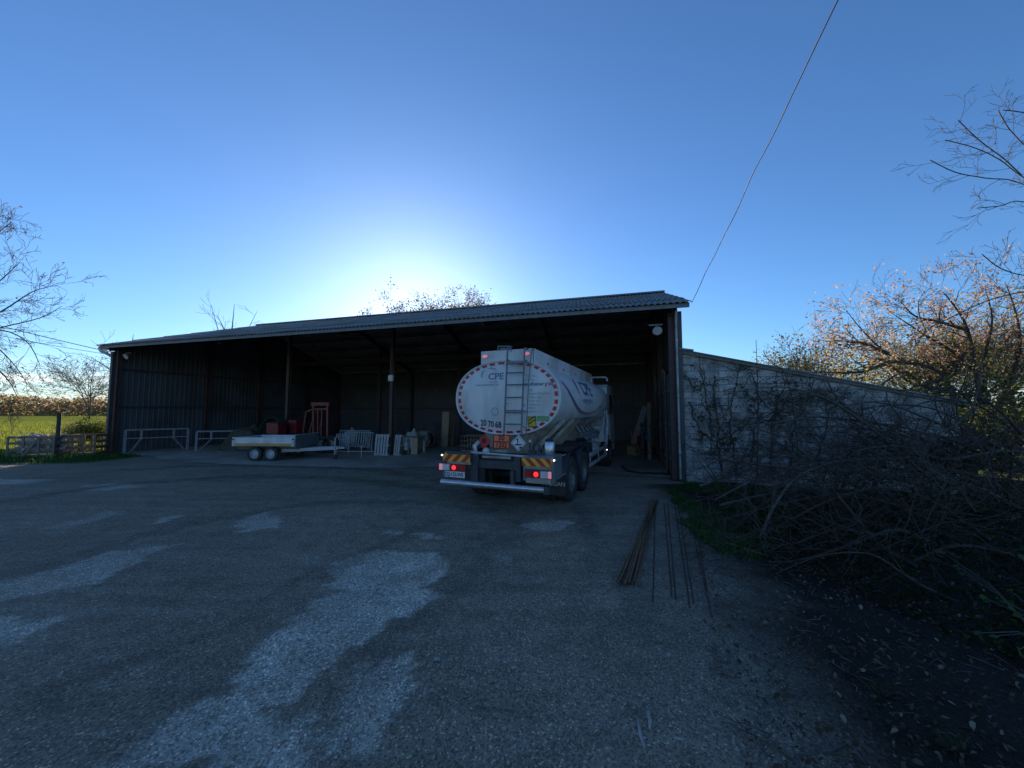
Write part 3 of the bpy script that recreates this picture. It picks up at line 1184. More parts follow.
# --- bare branches at the upper right from a tree outside the picture
D = 7.2
TB2 = Vector((11.6, 7.4, 0))
tri_tree('bare_tree', 'bare tree whose thin branches enter at the upper right of the sky', 'tree', TB2,
         [[TB2, TB2 + Vector((-.1, 0, 2)), TB2 + Vector((-.2, 0, 4)), TB2 + Vector((-.3, 0, 5.6)), TB2 + Vector((-.2, 0, 7.5))], [.16, .12, .09, .06, .02]],
         [
    [TB2 + Vector((-.3, 0, 5.2)), at(1080, 215, D), at(1020, 183, D), at(985, 178, D), at(955, 172, D), at(930, 160, D)],
    [TB2 + Vector((-.3, 0, 5.4)), at(1070, 205, D), at(1024, 178, D), at(1000, 160, D), at(975, 148, D), at(945, 140, D)],
    [at(1022, 176, D), at(1003, 158, D), at(985, 145, D), at(970, 132, D), at(958, 120, D)],
    [TB2 + Vector((-.3, 0, 5.9)), at(1060, 175, D), at(1030, 150, D), at(1010, 130, D), at(998, 110, D)],
    [TB2 + Vector((-.2, 0, 5.0)), at(1080, 225, D), at(1024, 202, D), at(1000, 206, D), at(978, 208, D)],
    [TB2 + Vector((-.2, 0, 4.3)), at(1090, 275, D), at(1030, 276, D), at(1000, 268, D), at(982, 254, D)],
    [TB2 + Vector((-.1, 0, 3.8)), at(1090, 300, D), at(1030, 292, D), at(990, 300, D), at(950, 318, D), at(925, 330, D)],
    [TB2 + Vector((-.2, 0, 6.3)), at(1080, 150, D), at(1040, 118, D), at(1020, 112, D), at(1003, 110, D)],
], 'bark_grey', 'leaf_red', 1, .07, lvl=2, kids=8, twig=.50, tk=(3, 2), keep=.0, r0=.011, minr=.003, up=.03)

# --- trees behind the barn
simple_tree('leafy_tree', 'round brown leaved tree showing over the ridge of the barn', (-8.2, 44, 0), 16.3, 6.2, 'bark_dark', 'leaf_brown', 4, .20, nl=22, keep=.8, group='trees behind the barn', r=.3, kids=14, twig=2.4, tk=(4, 3), lvl=2, jit=.28, minr=.010)
simple_tree('leafy_tree', 'thinner brown tree over the ridge in the glare of the sun', (-14.4, 45, 0), 15.6, 5.2, 'bark_dark', 'leaf_brown', 4, .20, nl=16, keep=.6, group='trees behind the barn', r=.26, kids=12, twig=2.2, tk=(4, 3), lvl=2, jit=.28, minr=.010)
simple_tree('leafy_tree', 'bare treetop standing over the middle of the left roof half', (-29.5, 40, 0), 14.6, 3.6, 'bark_dark', 'leaf_brown', 1, .2, nl=9, keep=.0, group='trees behind the barn', r=.2, kids=6, twig=1.6, tk=(3,), minr=.012)
simple_tree('leafy_tree', 'low bare treetop just over the left end of the roof', (-37, 37, 0), 10.4, 4.2, 'bark_dark', 'leaf_brown', 1, .2, nl=8, keep=.0, group='trees behind the barn', r=.2, kids=6, twig=1.6, tk=(3,), minr=.012)
simple_tree('small_tree', 'slender half bare tree beside the left corner of the barn', (-27.2, 24.8, 0), 6.2, 2.4, 'bark_grey', 'leaf_yellow', 1, .10, nl=13, keep=.22, r=.05, kids=8, twig=1.3, tk=(4, 3), lvl=2, minr=.006)
simple_tree('bush', 'low green bush at the foot of the left barn corner', (-24.4, 22.6, 0), 1.15, 1.0, 'bark_dark', 'leaf_green', 5, .11, nl=10, r=.04, kids=8, twig=.6, tk=(4,), jit=.14)
simple_tree('bush', 'wide straw coloured bush in the meadow behind the crates', (-31.5, 29.0, 0), .9, 1.9, 'bark_grey', 'leaf_yellow', 2, .10, nl=12, r=.04, kids=9, twig=.9, tk=(4,), jit=.2)

# --- far wood
mb = MB()
for i in range(30000):
    x = random.uniform(-420, 60)
    y = 185 + 14 * noise.noise(Vector((x * .02, 0, 0))) + random.uniform(-5, 8)
    top = 7.2 + 4.0 * noise.noise(Vector((x * .04, 3, 0))) + 3.2 * noise.noise(Vector((x * .2, 1, 0)))
    z = random.uniform(-.25, 1) * top
    c = .5 + .45 * noise.noise(Vector((x * .07, 5, z * .12))) + random.gauss(0, .12)
    mb.leaf((x, y, max(-.3, z)), random.uniform(1.0, 2.0), min(1, max(0, c)))
for i in range(500):
    x = random.uniform(-420, 60)
    mb.tube([(x, 187, 0), (x + random.gauss(0, .3), 187, random.uniform(5, 9))], [.18, .05], 4)
tag(mb.build('far_wood', 'treeline_leaf'), 'low brown autumn wood along the far edge of the meadow', 'wood', kind='stuff')
hb = MB()
n = 60
vs = []
for i in range(n + 1):
    x = -1500 + 3000 * i / n
    vs += [(x, 700, -1), (x, 900, 11 + 7 * noise.noise(Vector((i * .35, 0, 0)))), (x, 1100, -1)]
hb.add(vs, [f for i in range(n) for f in ((3 * i, 3 * i + 3, 3 * i + 4, 3 * i + 1), (3 * i + 1, 3 * i + 4, 3 * i + 5, 3 * i + 2))])
mat('hill_wood', (.06, .055, .05), (.09, .075, .06), scale=.05, rough=.95)
tag(hb.build('hills', 'hill_wood'), 'long low wooded ridge on the horizon', 'hills', kind='structure')
#PART2

# ------------------------------------------------------------------ the tanker lorry
TC, THEAD = Vector((-.40, 8.15, 0)), R(22.5)
TR = Vector((math.cos(THEAD), -math.sin(THEAD), 0))
TF = Vector((math.sin(THEAD), math.cos(THEAD), 0))
truck = thing('tanker_truck', 'white fuel tanker lorry seen from behind, backed half into the open barn', 'truck', TC, -THEAD)


def T(px, py, yl):
    """(x, z) in the lorry's own frame of the point seen there, yl metres ahead of its tail"""
    r = ray(px, py)
    o = Vector((0, 0, CAMH)) - TC
    k = (yl - o.dot(TF)) / r.dot(TF)
    q = o + r * k
    return q.dot(TR), q.z


TY0, TY1 = .68, 7.45
TW, TH, TZ = 1.285, .845, 2.446


def tank_pt(a, r=1.0):
    c, s = math.cos(a), math.sin(a)
    e = 2 / 2.25
    return (TW * r * math.copysign(abs(c) ** e, c), TZ + TH * r * math.copysign(abs(s) ** e, s))


def rear_y(x, z):
    q = abs(x / TW) ** 2.25 + abs((z - TZ) / TH) ** 2.25
    return TY0 - .09 * max(0, 1 - q)


TM = ['white_paint', 'red_film', 'ink_blue', 'ink_grey', 'ink_black', 'magenta_film', 'green_film', 'yellow_film', 'white_dirty', 'aluminium']
tk = MB()
NS = 72
rings = []
for k in range(9):                                             # domed back
    q = k / 8
    rr = math.sin(q * math.pi / 2) * .972
    rings.append([(tank_pt(2 * math.pi * i / NS, max(rr, .001))[0], None, tank_pt(2 * math.pi * i / NS, max(rr, .001))[1]) for i in range(NS)])
vs = []
for rg_ in rings:
    for x, _, z in rg_:
        vs.append((x, rear_y(x, z), z))
for y, r in ((TY0 - .035, .975), (TY0 - .045, 1.0), (TY0 - .02, 1.012), (TY0 + .035, 1.012), (TY0 + .05, 1.0)):
    for i in range(NS):
        x, z = tank_pt(2 * math.pi * i / NS, r)
        vs.append((x, y, z))
for y in np.linspace(TY0 + .3, TY1 - .1, 14):
    for i in range(NS):
        x, z = tank_pt(2 * math.pi * i / NS, 1.0)
        vs.append((x, y, z))
for r, y in ((.98, TY1 - .02), (.9, TY1 + .06), (.6, TY1 + .12), (.001, TY1 + .14)):
    for i in range(NS):
        x, z = tank_pt(2 * math.pi * i / NS, r)
        vs.append((x, y, z))
nr = len(vs) // NS
fs, ms = [], []
for k in range(nr - 1):
    for i in range(NS):
        fs.append((k * NS + i, k * NS + (i + 1) % NS, (k + 1) * NS + (i + 1) % NS, (k + 1) * NS + i))
tk.add(vs, fs, 0)
nsm = len(tk.f)
# dashed red band round the back
nd_ = 36
for k in range(nd_):
    a0 = 2 * math.pi * (k + .08) / nd_
    a1 = 2 * math.pi * (k + .70) / nd_
    for j in range(4):
        qa, qb = a0 + (a1 - a0) * j / 4, a0 + (a1 - a0) * (j + 1) / 4
        P = []
        for a, r in ((qa, .900), (qa, .960), (qb, .960), (qb, .900)):
            x, z = tank_pt(a, r)
            P.append((x, rear_y(x, z) - .005, z))
        tk.add(P, [(0, 1, 2, 3)], 1)


def rear_text(s, px, py, size, m, align='LEFT', sx=1.0, bold=0.0):
    x0, z0 = T(px, py, TY0 - .03)
    return tk.text(s, size, lambda a, b: (x0 + a, rear_y(x0 + a, z0 + b) - .006, z0 + b), m, align, sx, bold, 3)


rear_text('CPE', 488.6, 379.8, .215, 2, sx=1.1, bold=.004)
rear_text('energies', 489.5, 383, .07, 3, sx=1.05)
rear_text('www.cpe-energies.com', 477, 386, .066, 3, sx=.95, bold=.001)
for k, (a0, a1) in enumerate(((2.2, 3.6), (.6, 2.0))):         # pale swoosh round the letters
    cx, cz = T(491, 376, TY0)
    P = []
    for j in range(13):
        a = a0 + (a1 - a0) * j / 12
        wv = .016 * math.sin(math.pi * j / 12) + .003
        for rr in (.20 - wv, .20 + wv):
            x, z = cx + rr * 1.1 * math.cos(a), cz + .02 + rr * .8 * math.sin(a)
            P.append((x, rear_y(x, z) - .006, z))
    tk.add(P, [(2 * j, 2 * j + 1, 2 * j + 3, 2 * j + 2) for j in range(12)], 3)
for s, px, py, sz, m, bd in (('Fioul de', 526.5, 377.0, .066, 3, 0), ('chauffage', 525, 380.8, .066, 3, 0), 
                             ('Gaz', 528.5, 391, .07, 3, 0), ('Granules bois Bois', 528.5, 394.6, .066, 3, 0), ('Fuels et gaz', 528.3, 398.2, .066, 3, 0), ('Electricite', 528.3, 401.8, .066, 3, 0),
                             ('Lubrifiants', 528.2, 405.4, .066, 3, 0), ('Adblue', 528.1, 408.8, .066, 3, 0), ('Livraison', 528.0, 412.2, .066, 3, 0), ('20', 480.6, 425.6, .25, 4, .004), ('70', 488.0, 426.9, .25, 4, .004), ('68', 495.3, 427.6, .25, 4, .004)):
    rear_text(s, px, py, sz * (.8 if m == 4 else 1), m, bold=bd, sx=.8 if m == 4 else 1)
mx0, mz0 = T(525.2, 385.8, TY0 - .03)
for s, m in (('multiener', 2), ('g', 5), ('ies', 2)):
    mx0 += .012 + tk.text(s, .115, lambda a, b: (mx0 + a, rear_y(mx0 + a, mz0 + b) - .006, mz0 + b), m, 'LEFT', 1.0, .003, 2)


def rear_patch(px0, py0, px1, py1, m, off=.006):
    x0, z0 = T(px0, py0, TY0 - .03)
    x1, z1 = T(px1, py1, TY0 - .03)
    P, fs = [], []
    for i in range(5):
        for j in range(5):
            x, z = x0 + (x1 - x0) * i / 4, z1 + (z0 - z1) * j / 4
            P.append((x, rear_y(x, z) - off, z))
    tk.add(P, [(i * 5 + j, (i + 1) * 5 + j, (i + 1) * 5 + j + 1, i * 5 + j + 1) for i in range(4) for j in range(4)], m)


rear_patch(528.2, 416.5, 536.2, 427.2, 4)
rear_patch(528.8, 417.3, 535.6, 426.4, 7, .009)
x0, z0 = T(529.2, 424.5, TY0 - .03)
for dz in (0, .07):
    P = [(x0, z0 + dz), (x0 + .16, z0 + .10 + dz), (x0 + .16, z0 + .13 + dz), (x0, z0 + .03 + dz)]
    tk.add([(x, rear_y(x, z) - .012, z) for x, z in P], [(0, 1, 2, 3)], 4)
rear_patch(537.0, 416.2, 549.0, 421.0, 6)
x0, z0 = T(537.8, 420, TY0 - .03)
tk.text('GAZOLE', .075, lambda a, b: (x0 + a, rear_y(x0 + a, z0 + b) - .012, z0 + b), 0)
cx, cz = T(496, 411.5, TY0 - .03)                              # round stamp
P = []
for j in range(25):
    a = 2 * math.pi * j / 24
    for rr in (.076, .094):
        x, z = cx + rr * math.cos(a), cz + rr * math.sin(a)
        P.append((x, rear_y(x, z) - .006, z))
tk.add(P, [(2 * j, 2 * j + 1, 2 * j + 3, 2 * j + 2) for j in range(24)], 3)

# lettering and stripe along the right side
ARC = []
for i in range(400):
    a = -math.pi / 2 + math.pi * i / 399
    ARC.append(tank_pt(a, 1.007))
CUM = [0]
for i in range(399):
    CUM.append(CUM[-1] + math.hypot(ARC[i + 1][0] - ARC[i][0], ARC[i + 1][1] - ARC[i][1]))
MID = CUM[200]


def side_pt(a, b):
    """a metres along the tank, b metres up its right flank from the middle"""
    q = min(398, max(0, np.searchsorted(CUM, MID + b) - 1))
    f_ = (MID + b - CUM[q]) / max(1e-6, CUM[q + 1] - CUM[q])
    x = ARC[q][0] + (ARC[q + 1][0] - ARC[q][0]) * f_
    z = ARC[q][1] + (ARC[q + 1][1] - ARC[q][1]) * f_
    return (x, a, z)


STR = [(1.05, .38), (1.5, .12), (2.0, -.10), (2.6, -.27), (3.3, -.37), (4.0, -.40), (4.8, -.35), (5.5, -.22), (6.1, 0), (6.6, .3)]
SP = []
for i in range(len(STR) - 1):
    for k in range(8):
        q = k / 8
        a, b_, c, d = STR[max(i - 1, 0)], STR[i], STR[i + 1], STR[min(i + 2, len(STR) - 1)]
        SP.append(tuple(.5 * ((2 * b_[h]) + (c[h] - a[h]) * q + (2 * a[h] - 5 * b_[h] + 4 * c[h] - d[h]) * q * q + (3 * b_[h] - a[h] - 3 * c[h] + d[h]) * q ** 3) for h in (0, 1)))
for off, wd, m in ((0, .032, 2), (-.055, .012, 1)):
    P = []
    for i, (a, b_) in enumerate(SP):
        wv = wd * (1 - .75 * i / len(SP))
        P += [side_pt(a, b_ + off - wv), side_pt(a, b_ + off + wv)]
    tk.add(P, [(2 * j, 2 * j + 2, 2 * j + 3, 2 * j + 1) for j in range(len(SP) - 1)], m)
tk.text('CPE', .62, lambda a, b: side_pt(2.95 + a, .13 + b), 2, sx=1.35, bold=.012, cuts=5)
tk.text('energies', .26, lambda a, b: side_pt(2.95 + a, -.10 + b), 3, sx=1.5, cuts=5)
P = []
for j in range(13):
    a = 1.9 + 1.9 * j / 12
    wv = .05 * math.sin(math.pi * j / 12) + .004
    for rr in (.42 - wv, .42 + wv):
        P.append(side_pt(3.0 + rr * 1.3 * math.cos(a), .32 + rr * math.sin(a) * .8))
tk.add(P, [(2 * j, 2 * j + 1, 2 * j + 3, 2 * j + 2) for j in range(12)], 5)
tk.text('multi', .28, lambda a, b: side_pt(2.5 + a, -.68 + b), 3, sx=1.7, cuts=5)
tk.text('energies', .28, lambda a, b: side_pt(3.65 + a, -.68 + b), 2, sx=1.7, bold=.008, cuts=5)
ob = tk.build('tank', TM, truck)
me = ob.data
sm = [i < nsm for i in range(len(me.polygons))]
me.polygons.foreach_set('use_smooth', sm)
me.set_sharp_from_angle(angle=R(40))

# boxed walkway along the tank's top
xa, zt = T(479.0, 352.0, TY0)
xb, zt2 = T(535.0, 347.6, TY0)
ZTOP = .5 * (zt + zt2)
wk = MB()
for sx_ in (-1, 1):
    X = .66 * sx_
    wk.box((X, (TY0 + TY1) / 2 + .02, (ZTOP + 3.02) / 2), (.035, TY1 - TY0 - .1, ZTOP - 3.02))
    wk.box((X - .05 * sx_, (TY0 + TY1) / 2 + .02, ZTOP - .015), (.13, TY1 - TY0 - .16, .03))
wk.box((0, TY0 + .025, (ZTOP + 3.0) / 2), (1.285, .04, ZTOP - 3.0))
wk.box((0, TY1 - .10, (ZTOP + 3.06) / 2), (1.285, .04, ZTOP - 3.06))
wk.build('walkway_box', 'white_paint', truck, bevel=.008)
wf = MB()
wf.box((0, (TY0 + TY1) / 2, 3.32), (1.28, TY1 - TY0 - .3, .03))
for k in range(5):
    wf.lathe([(.24, 0), (.24, .10), (.20, .13), (.0, .14)], 20, 0, Matrix.Translation((0, 1.5 + k * 1.35, 3.33)))
wf.build('manhole_deck', 'aluminium_matt', truck)
for px, py in ((485.2, 356.6), (526.8, 353.8)):
    x, z = T(px, py, TY0)
    lp = MB()
    M = Matrix.Translation((x, TY0 - .0, z)) @ Matrix.Rotation(R(90), 4, 'X') @ Matrix.Scale(1.7, 4, (1, 0, 0))
    lp.lathe([(.045, -.01), (.045, .02), (.036, .035), (0, .04)], 16, 0, M, ms=[0, 1, 1])
    lp.build('marker_lamp', ['lamp_red', 'lamp_pink_lit'], truck, smooth=True)
sr = MB()                                                     # small side reflectors in the box flank
for k in range(4):
    M = Matrix.Translation((.685, 1.7 + k * 1.5, ZTOP - .24)) @ Matrix.Rotation(R(90), 4, 'Y')
    sr = MB()
    sr.lathe([(.035, -.01), (.035, .012), (0, .014)], 10, 0, M)
    sr.build('side_reflector', 'magenta_film', truck)
hp = MB()                                                     # hinged rail folded on the top, left of the ladder
x, z = T(498, 347.5, TY0)
hp.tube([(x, TY0 + .0, ZTOP + .0), (x, TY0 + .0, ZTOP + .09), (x + .30, TY0 + .02, ZTOP + .08), (x + .34, TY0 + .02, ZTOP - .06)], .018, 8)
hp.tube([(x + .05, TY0 + .12, ZTOP + .01), (x + .05, TY0 + .12, ZTOP + .09), (x + .30, TY0 + .14, ZTOP + .09)], .016, 8)
hp.box((x + .12, TY0 + .06, ZTOP + .02), (.16, .12, .05))
hp.build('top_rail', 'grey_steel', truck)

# ladder
ld = MB()
LY = TY0 - .20
pts = {}
for nm, px0, py0, px1, py1 in (('a', 508.0, 349.5, 503.8, 437), ('b', 525.0, 349.5, 521.0, 440)):
    x0, z0 = T(px0, py0, LY + .06)
    x1, z1 = T(px1, py1, LY)
    pts[nm] = (x0, z0, x1, z1)
    ld.tube([(x0, LY + .30, z0 + .02), (x0, LY + .06, z0 + .03), (x0, LY + .03, z0 - .06), (x1, LY, z1)], .021, 8)
    for q in (.12, .62):
        xx, zz = x0 + (x1 - x0) * q, z0 + (z1 - z0) * q
        ld.tube([(xx, LY + .04, zz), (xx, TY0, zz)], .014, 6)
for py in (362.5, 372.6, 384.6, 397.3, 410.6, 412.5, 424.2):
    z = T(514, py, LY)[1]
    a, b_ = pts['a'], pts['b']
    qa = (z - a[1]) / (a[3] - a[1])
    xa_, xb_ = a[0] + (a[2] - a[0]) * qa, b_[0] + (b_[2] - b_[0]) * qa
    if py == 362.5:
        ld.box(((xa_ + xb_) / 2, LY + .03, z), (xb_ - xa_, .10, .05))
    else:
        ld.tube([(xa_, LY + .02, z), (xb_, LY + .02, z)], .016, 6)
ld.build('ladder', 'grey_steel', truck, smooth=True, auto=40)
hr = MB()
x0, z0 = T(532, 349, LY + .1)
x1, z1 = T(528.5, 384, LY)
x2, z2 = T(526.0, 437, LY)
hr.tube([(x0, TY0 + .05, z0), (x0, LY + .1, z0), (x1, LY, z1), (x2, LY, z2)], .014, 6)
x1b, _ = T(522, 384, LY)
hr.tube([(x1b, LY, z1), (x1, LY, z1)], .014, 6)
for py in (410, 426):
    a = T(521.5, py, LY)
    b_ = T(526.3, py + 2, LY)
    hr.tube([(a[0], LY, a[1]), (b_[0], LY, b_[1])], .014, 6)
hr.build('handrail', 'grey_steel', truck)

# chassis
ch = MB()
for sx_ in (-1, 1):
    ch.box((.40 * sx_, 4.9, 1.02), (.09, 9.2, .26))
for y in (.4, 2.0, 3.6, 5.2, 7.0):
    ch.box((0, y, 1.02), (.72, .12, .2))
x0, z0 = T(478, 459.5, .15)
x1, z1 = T(515.5, 470.0, .15)
ch.box(((x0 + x1) / 2, .22, (z0 + z1) / 2), (x1 - x0, .18, abs(z0 - z1)))
for px0, px1 in ((471.5, 478.5), (514.5, 521)):
    a, zt_ = T(px0, 455, .12)
    b_, zb_ = T(px1, 482, .12)
    ch.box(((a + b_) / 2, .14, (zt_ + zb_) / 2), (b_ - a, .10, zt_ - zb_))
for sx_ in (-1, 1):
    ch.box((sx_ * .86, .40, 1.02), (.62, .10, .14))
    ch.tube([(sx_ * .4, .3, .95), (sx_ * .42, 1.2, .62)], .04, 6)
for y in (1.75, 3.15, 7.75):
    ch.tube([(-1.0, y, .53), (1.0, y, .53)], .08, 10)
    ch.lathe([(.0, -.2), (.16, -.14), (.2, 0), (.16, .14), (0, .2)], 14, 0, Matrix.Translation((0, y, .53)))
ch.build('chassis', 'black_steel', truck, bevel=.006)
pl = MB()
a, z0 = T(482, 455.5, .06)
b_, z1 = T(510.5, 459.3, .06)
pl.box(((a + b_) / 2, .08, (z0 + z1) / 2), (b_ - a, .03, abs(z0 - z1)))
a, z0 = T(484, 449.5, .3)
b_, z1 = T(508, 452.5, .3)
pl.box(((a + b_) / 2, .3, (z0 + z1) / 2), (b_ - a, .03, abs(z0 - z1)))
pl.build('rear_plate', 'beige_steel', truck, bevel=.004)
pp = MB()
a, z0 = T(471, 452.3, .1)
b_, z1 = T(527.5, 456.7, .1)
pp.tube([(a, .1, z0), (b_, .1, z1)], .026, 10)
a, z0 = T(474.5, 444.5, .2)
pp.tube([(a, .3, z0 - .28), (a, .2, z0 - .03), (a + .03, .3, z0 + .03), (a + .05, .6, z0 + .03)], .05, 10)
a, z0 = T(486.5, 451, .16)
pp.lathe([(0, -.06), (.06, -.06), (.075, -.03), (.075, .05), (.05, .09), (0, .10)], 14, 0, Matrix.Translation((a, .16, z0)) @ Matrix.Rotation(R(90), 4, 'X'))
pp.build('discharge_pipe', 'aluminium_matt', truck, smooth=True, auto=40)
ub = MB()
a, z0 = T(442.5, 481.6, 0)
b_, z1 = T(546.5, 490.3, 0)
Zb = (z0 + z1) / 2
ub.tube([(-1.25, 0, Zb), (1.13, 0, Zb)], .062, 16)
ub.build('underrun_bar', 'aluminium', truck, smooth=True, auto=40)
ub2 = MB()
ub2.box((1.185, .0, Zb - .005), (.12, .13, .15))
ub2.build('bar_end_cap', 'black_steel', truck, bevel=.01)
for sx_ in (-.42, .42):
    ub2 = MB()
    ub2.box((sx_, .08, Zb + .12), (.09, .10, .42))
    ub2.build('underrun_bracket', 'black_steel', truck, bevel=.01)

# lamp boxes, chevrons, lamps, plate
def chevron(name, xc, zc, w_, h_, sgn, y):
    mb = MB()
    mb.box((xc, y + .012, zc), (w_, .02, h_), 0)
    n = 3
    st = w_ / n
    for k in range(-1, n + 1):
        x0 = xc - w_ / 2 + k * st
        sh = h_ * .95 * sgn
        P = [(x0, zc - h_ / 2), (x0 + st * .52, zc - h_ / 2), (x0 + st * .52 + sh, zc + h_ / 2), (x0 + sh, zc + h_ / 2)]
        # clip to the board
        lo, hi = xc - w_ / 2, xc + w_ / 2
        Q = []
        for side, val in ((1, lo), (-1, hi)):
            src = Q if Q else P
            out = []
            for i in range(len(src)):
                p, q = src[i], src[(i + 1) % len(src)]
                pin, qin = side * (p[0] - val) >= -1e-9, side * (q[0] - val) >= -1e-9
                if pin:
                    out.append(p)
                if pin != qin:
                    t_ = (val - p[0]) / (q[0] - p[0])
                    out.append((val, p[1] + (q[1] - p[1]) * t_))
            Q = out
            if not Q:
                break
        if len(Q) >= 3:
            mb.add([(x, y - .002, z) for x, z in Q], [tuple(range(len(Q)))], 1)
    mb.build(name, ['chevron_yellow', 'chevron_red'], truck)


a0, z0 = T(443.5, 453.8, .0)
a1, z1 = T(470, 461.6, .0)
ZC, HC = 1.09, .155
XL0, XL1, XR0, XR1 = a0, a1, T(522, 463, 0)[0], T(551.5, 463, 0)[0]
ZC = T(457, 458, 0)[1]
ZCr = T(537, 462.3, 0)[1]
ZC = (ZC + ZCr) / 2
lb = MB()
lb.box(((XR0 + XR1) / 2 + .01, .38, ZC - .14), (XR1 - XR0 + .02, .66, .50))
lb.build('lamp_box', 'grey_steel', truck, bevel=.012)
lb = MB()
lb.box(((XL0 + XL1) / 2, .10, ZC - .02), (XL1 - XL0, .10, .30))
lb.build('lamp_box', 'black_steel', truck, bevel=.01)
chevron('chevron_board', (XL0 + XL1) / 2, ZC, XL1 - XL0, HC, 1, -.02)
chevron('chevron_board', (XR0 + XR1) / 2, ZC, XR1 - XR0, HC, -1, -.02)
gs = MB()
gs.box(((XL0 + XL1) / 2 + .05, .02, ZC - .10), (XL1 - XL0 - .08, .02, .06))
gs.build('lamp_bracket', 'beige_steel', truck)
gs = MB()
gs.box(((XR0 + XR1) / 2 + .01, .02, ZC - .105), (XR1 - XR0 - .06, .02, .06))
gs.build('lamp_bracket', 'beige_steel', truck)
gs = MB()
gs.box(((XR0 + XR1) / 2 + .03, .02, ZC - .36), (XR1 - XR0 - .10, .02, .12))
gs.build('lamp_bracket', 'beige_steel', truck)
for sg, xo, xi in ((-1, T(439, 468, -.03)[0], T(465.5, 468, -.03)[0]), (1, T(551.2, 471, -.03)[0], T(524.5, 471, -.03)[0])):
    ZL = ZC - .235 if sg > 0 else ZC - .205
    w_ = abs(xo - xi)
    lo = min(xo, xi)
    c = MB()
    c.box((lo + w_ / 2, .02, ZL), (w_, .07, .15))
    root = c.build('rear_lamp', 'black_plastic', truck, bevel=.012)
    for q0, q1, m in ((0, .12, 'lamp_pink_lit'), (.13, .40, 'lamp_white'), (.41, .72, 'lamp_red_lit'), (.73, .99, 'lamp_red')):
        xa_ = xo - sg * w_ * q0
        xb_ = xo - sg * w_ * q1
        g = MB()
        if m == 'lamp_red_lit':
            g.box(((xa_ + xb_) / 2, -.02, ZL), (abs(xa_ - xb_), .02, .135), 1)
            g.lathe([(.05, 0), (.05, .012), (0, .018)], 14, 0, Matrix.Translation(((xa_ + xb_) / 2, -.03, ZL)) @ Matrix.Rotation(R(90), 4, 'X'))
            g.build('lens', ['lamp_red_lit', 'lamp_red'], root, bevel=.004)
        else:
            g.box(((xa_ + xb_) / 2, -.02, ZL), (abs(xa_ - xb_), .02, .135))
            g.build('lens', m, root, bevel=.004)
npx0, npz = T(442.8, 474.2, -.03)
npx1, _ = T(464.0, 475, -.03)
NZ = T(453, 474.4, -.03)[1]
n_ = MB()
n_.box(((npx0 + npx1) / 2, .0, NZ), (npx1 - npx0, .012, .125), 0)
n_.box((npx0 + .025, -.007, NZ), (.045, .003, .118), 2)
wN = npx1 - npx0
n_.text('CQ-153-WB', .115, lambda a, b: ((npx0 + npx1) / 2 + a, -.0085, NZ - .040 + b), 1, 'CENTER', sx=.78, bold=.002)
n_.build('number_plate', ['white_paint', 'ink_black', 'ink_blue'], truck)
for px, py in ((442, 455), (554, 460.5)):
    x, z = T(px, py, -.01)
    g = MB()
    g.lathe([(.015, -.03), (.015, .015), (0, .022)], 10, 0, Matrix.Translation((x, -.01, z)) @ Matrix.Rotation(R(90), 4, 'X'))
    g.build('clearance_lamp', 'lamp_white_lit', truck)

# hazard placards
PY = .32
oz = MB()
a, z0 = T(493.3, 434.2, PY)
b_, z1 = T(509.5, 449.4, PY)
cx, cz, w_, h_ = (a + b_) / 2, (z0 + z1) / 2, b_ - a, z0 - z1
oz.box((cx, PY + .012, cz), (w_, .02, h_), 0)
for zz in (cz - h_ / 2 + .012, cz, cz + h_ / 2 - .012):
    oz.box((cx, PY, zz), (w_, .006, .018), 1)
for xx in (a + .008, b_ - .008):
    oz.box((xx, PY + .0005, cz), (.014, .006, h_), 1)
oz.text('30', .16, lambda p, q: (cx + p, PY - .004, cz + .03 + q), 1, 'CENTER', sx=1.0, bold=.003)
oz.text('1202', .16, lambda p, q: (cx + p, PY - .004, cz - h_ / 2 + .035 + q), 1, 'CENTER', sx=.85, bold=.003)
oz.build('hazard_plate', ['orange_film', 'ink_black'], truck)


def diamond(px, py, r, m, sym):
    x, z = T(px, py, PY)
    d = MB()
    M = Matrix.Translation((x, 0, z))
    d.prism([(0, -r), (r, 0), (0, r), (-r, 0)], PY + .022, PY, 0, M)
    k = r * .86
    for i in range(4):
        p = [(0, -k), (k, 0), (0, k), (-k, 0)]
        p0, p1 = Vector((p[i][0], PY - .002, p[i][1])), Vector((p[(i + 1) % 4][0], PY - .002, p[(i + 1) % 4][1]))
        d.bar(M @ p0, M @ p1, .004, .010, 1, up=(0, 0, 1))
    if sym:
        # bare tree and ground of the environment mark
        d.add([M @ Vector(q) for q in ((-.02, PY - .006, -.02), (.0, PY - .006, -.02), (.0, PY - .006, .11), (-.02, PY - .006, .10))], [(0, 1, 2, 3)], 2)
        d.add([M @ Vector(q) for q in ((-.02, PY - .006, .05), (-.07, PY - .006, .09), (-.06, PY - .006, .10), (-.02, PY - .006, .07))], [(0, 1, 2, 3)], 2)
        d.add([M @ Vector(q) for q in ((-.09, PY - .006, -.05), (.05, PY - .006, -.05), (.10, PY - .006, -.01), (.04, PY - .006, -.025), (-.06, PY - .006, -.02))], [(0, 1, 2, 3, 4)], 2)
        d.add([M @ Vector(q) for q in ((.01, PY - .006, -.10), (.05, PY - .006, -.12), (.09, PY - .006, -.09), (.05, PY - .006, -.07))], [(0, 1, 2, 3)], 2)
    else:
        d.add([M @ Vector(q) for q in ((-.05, PY - .006, -.03), (.05, PY - .006, -.03), (.06, PY - .006, .03), (.02, PY - .006, .06), (.01, PY - .006, .12), (-.03, PY - .006, .06), (-.06, PY - .006, .04))], [tuple(range(7))], 2)
    d.build('hazard_diamond', m, truck)


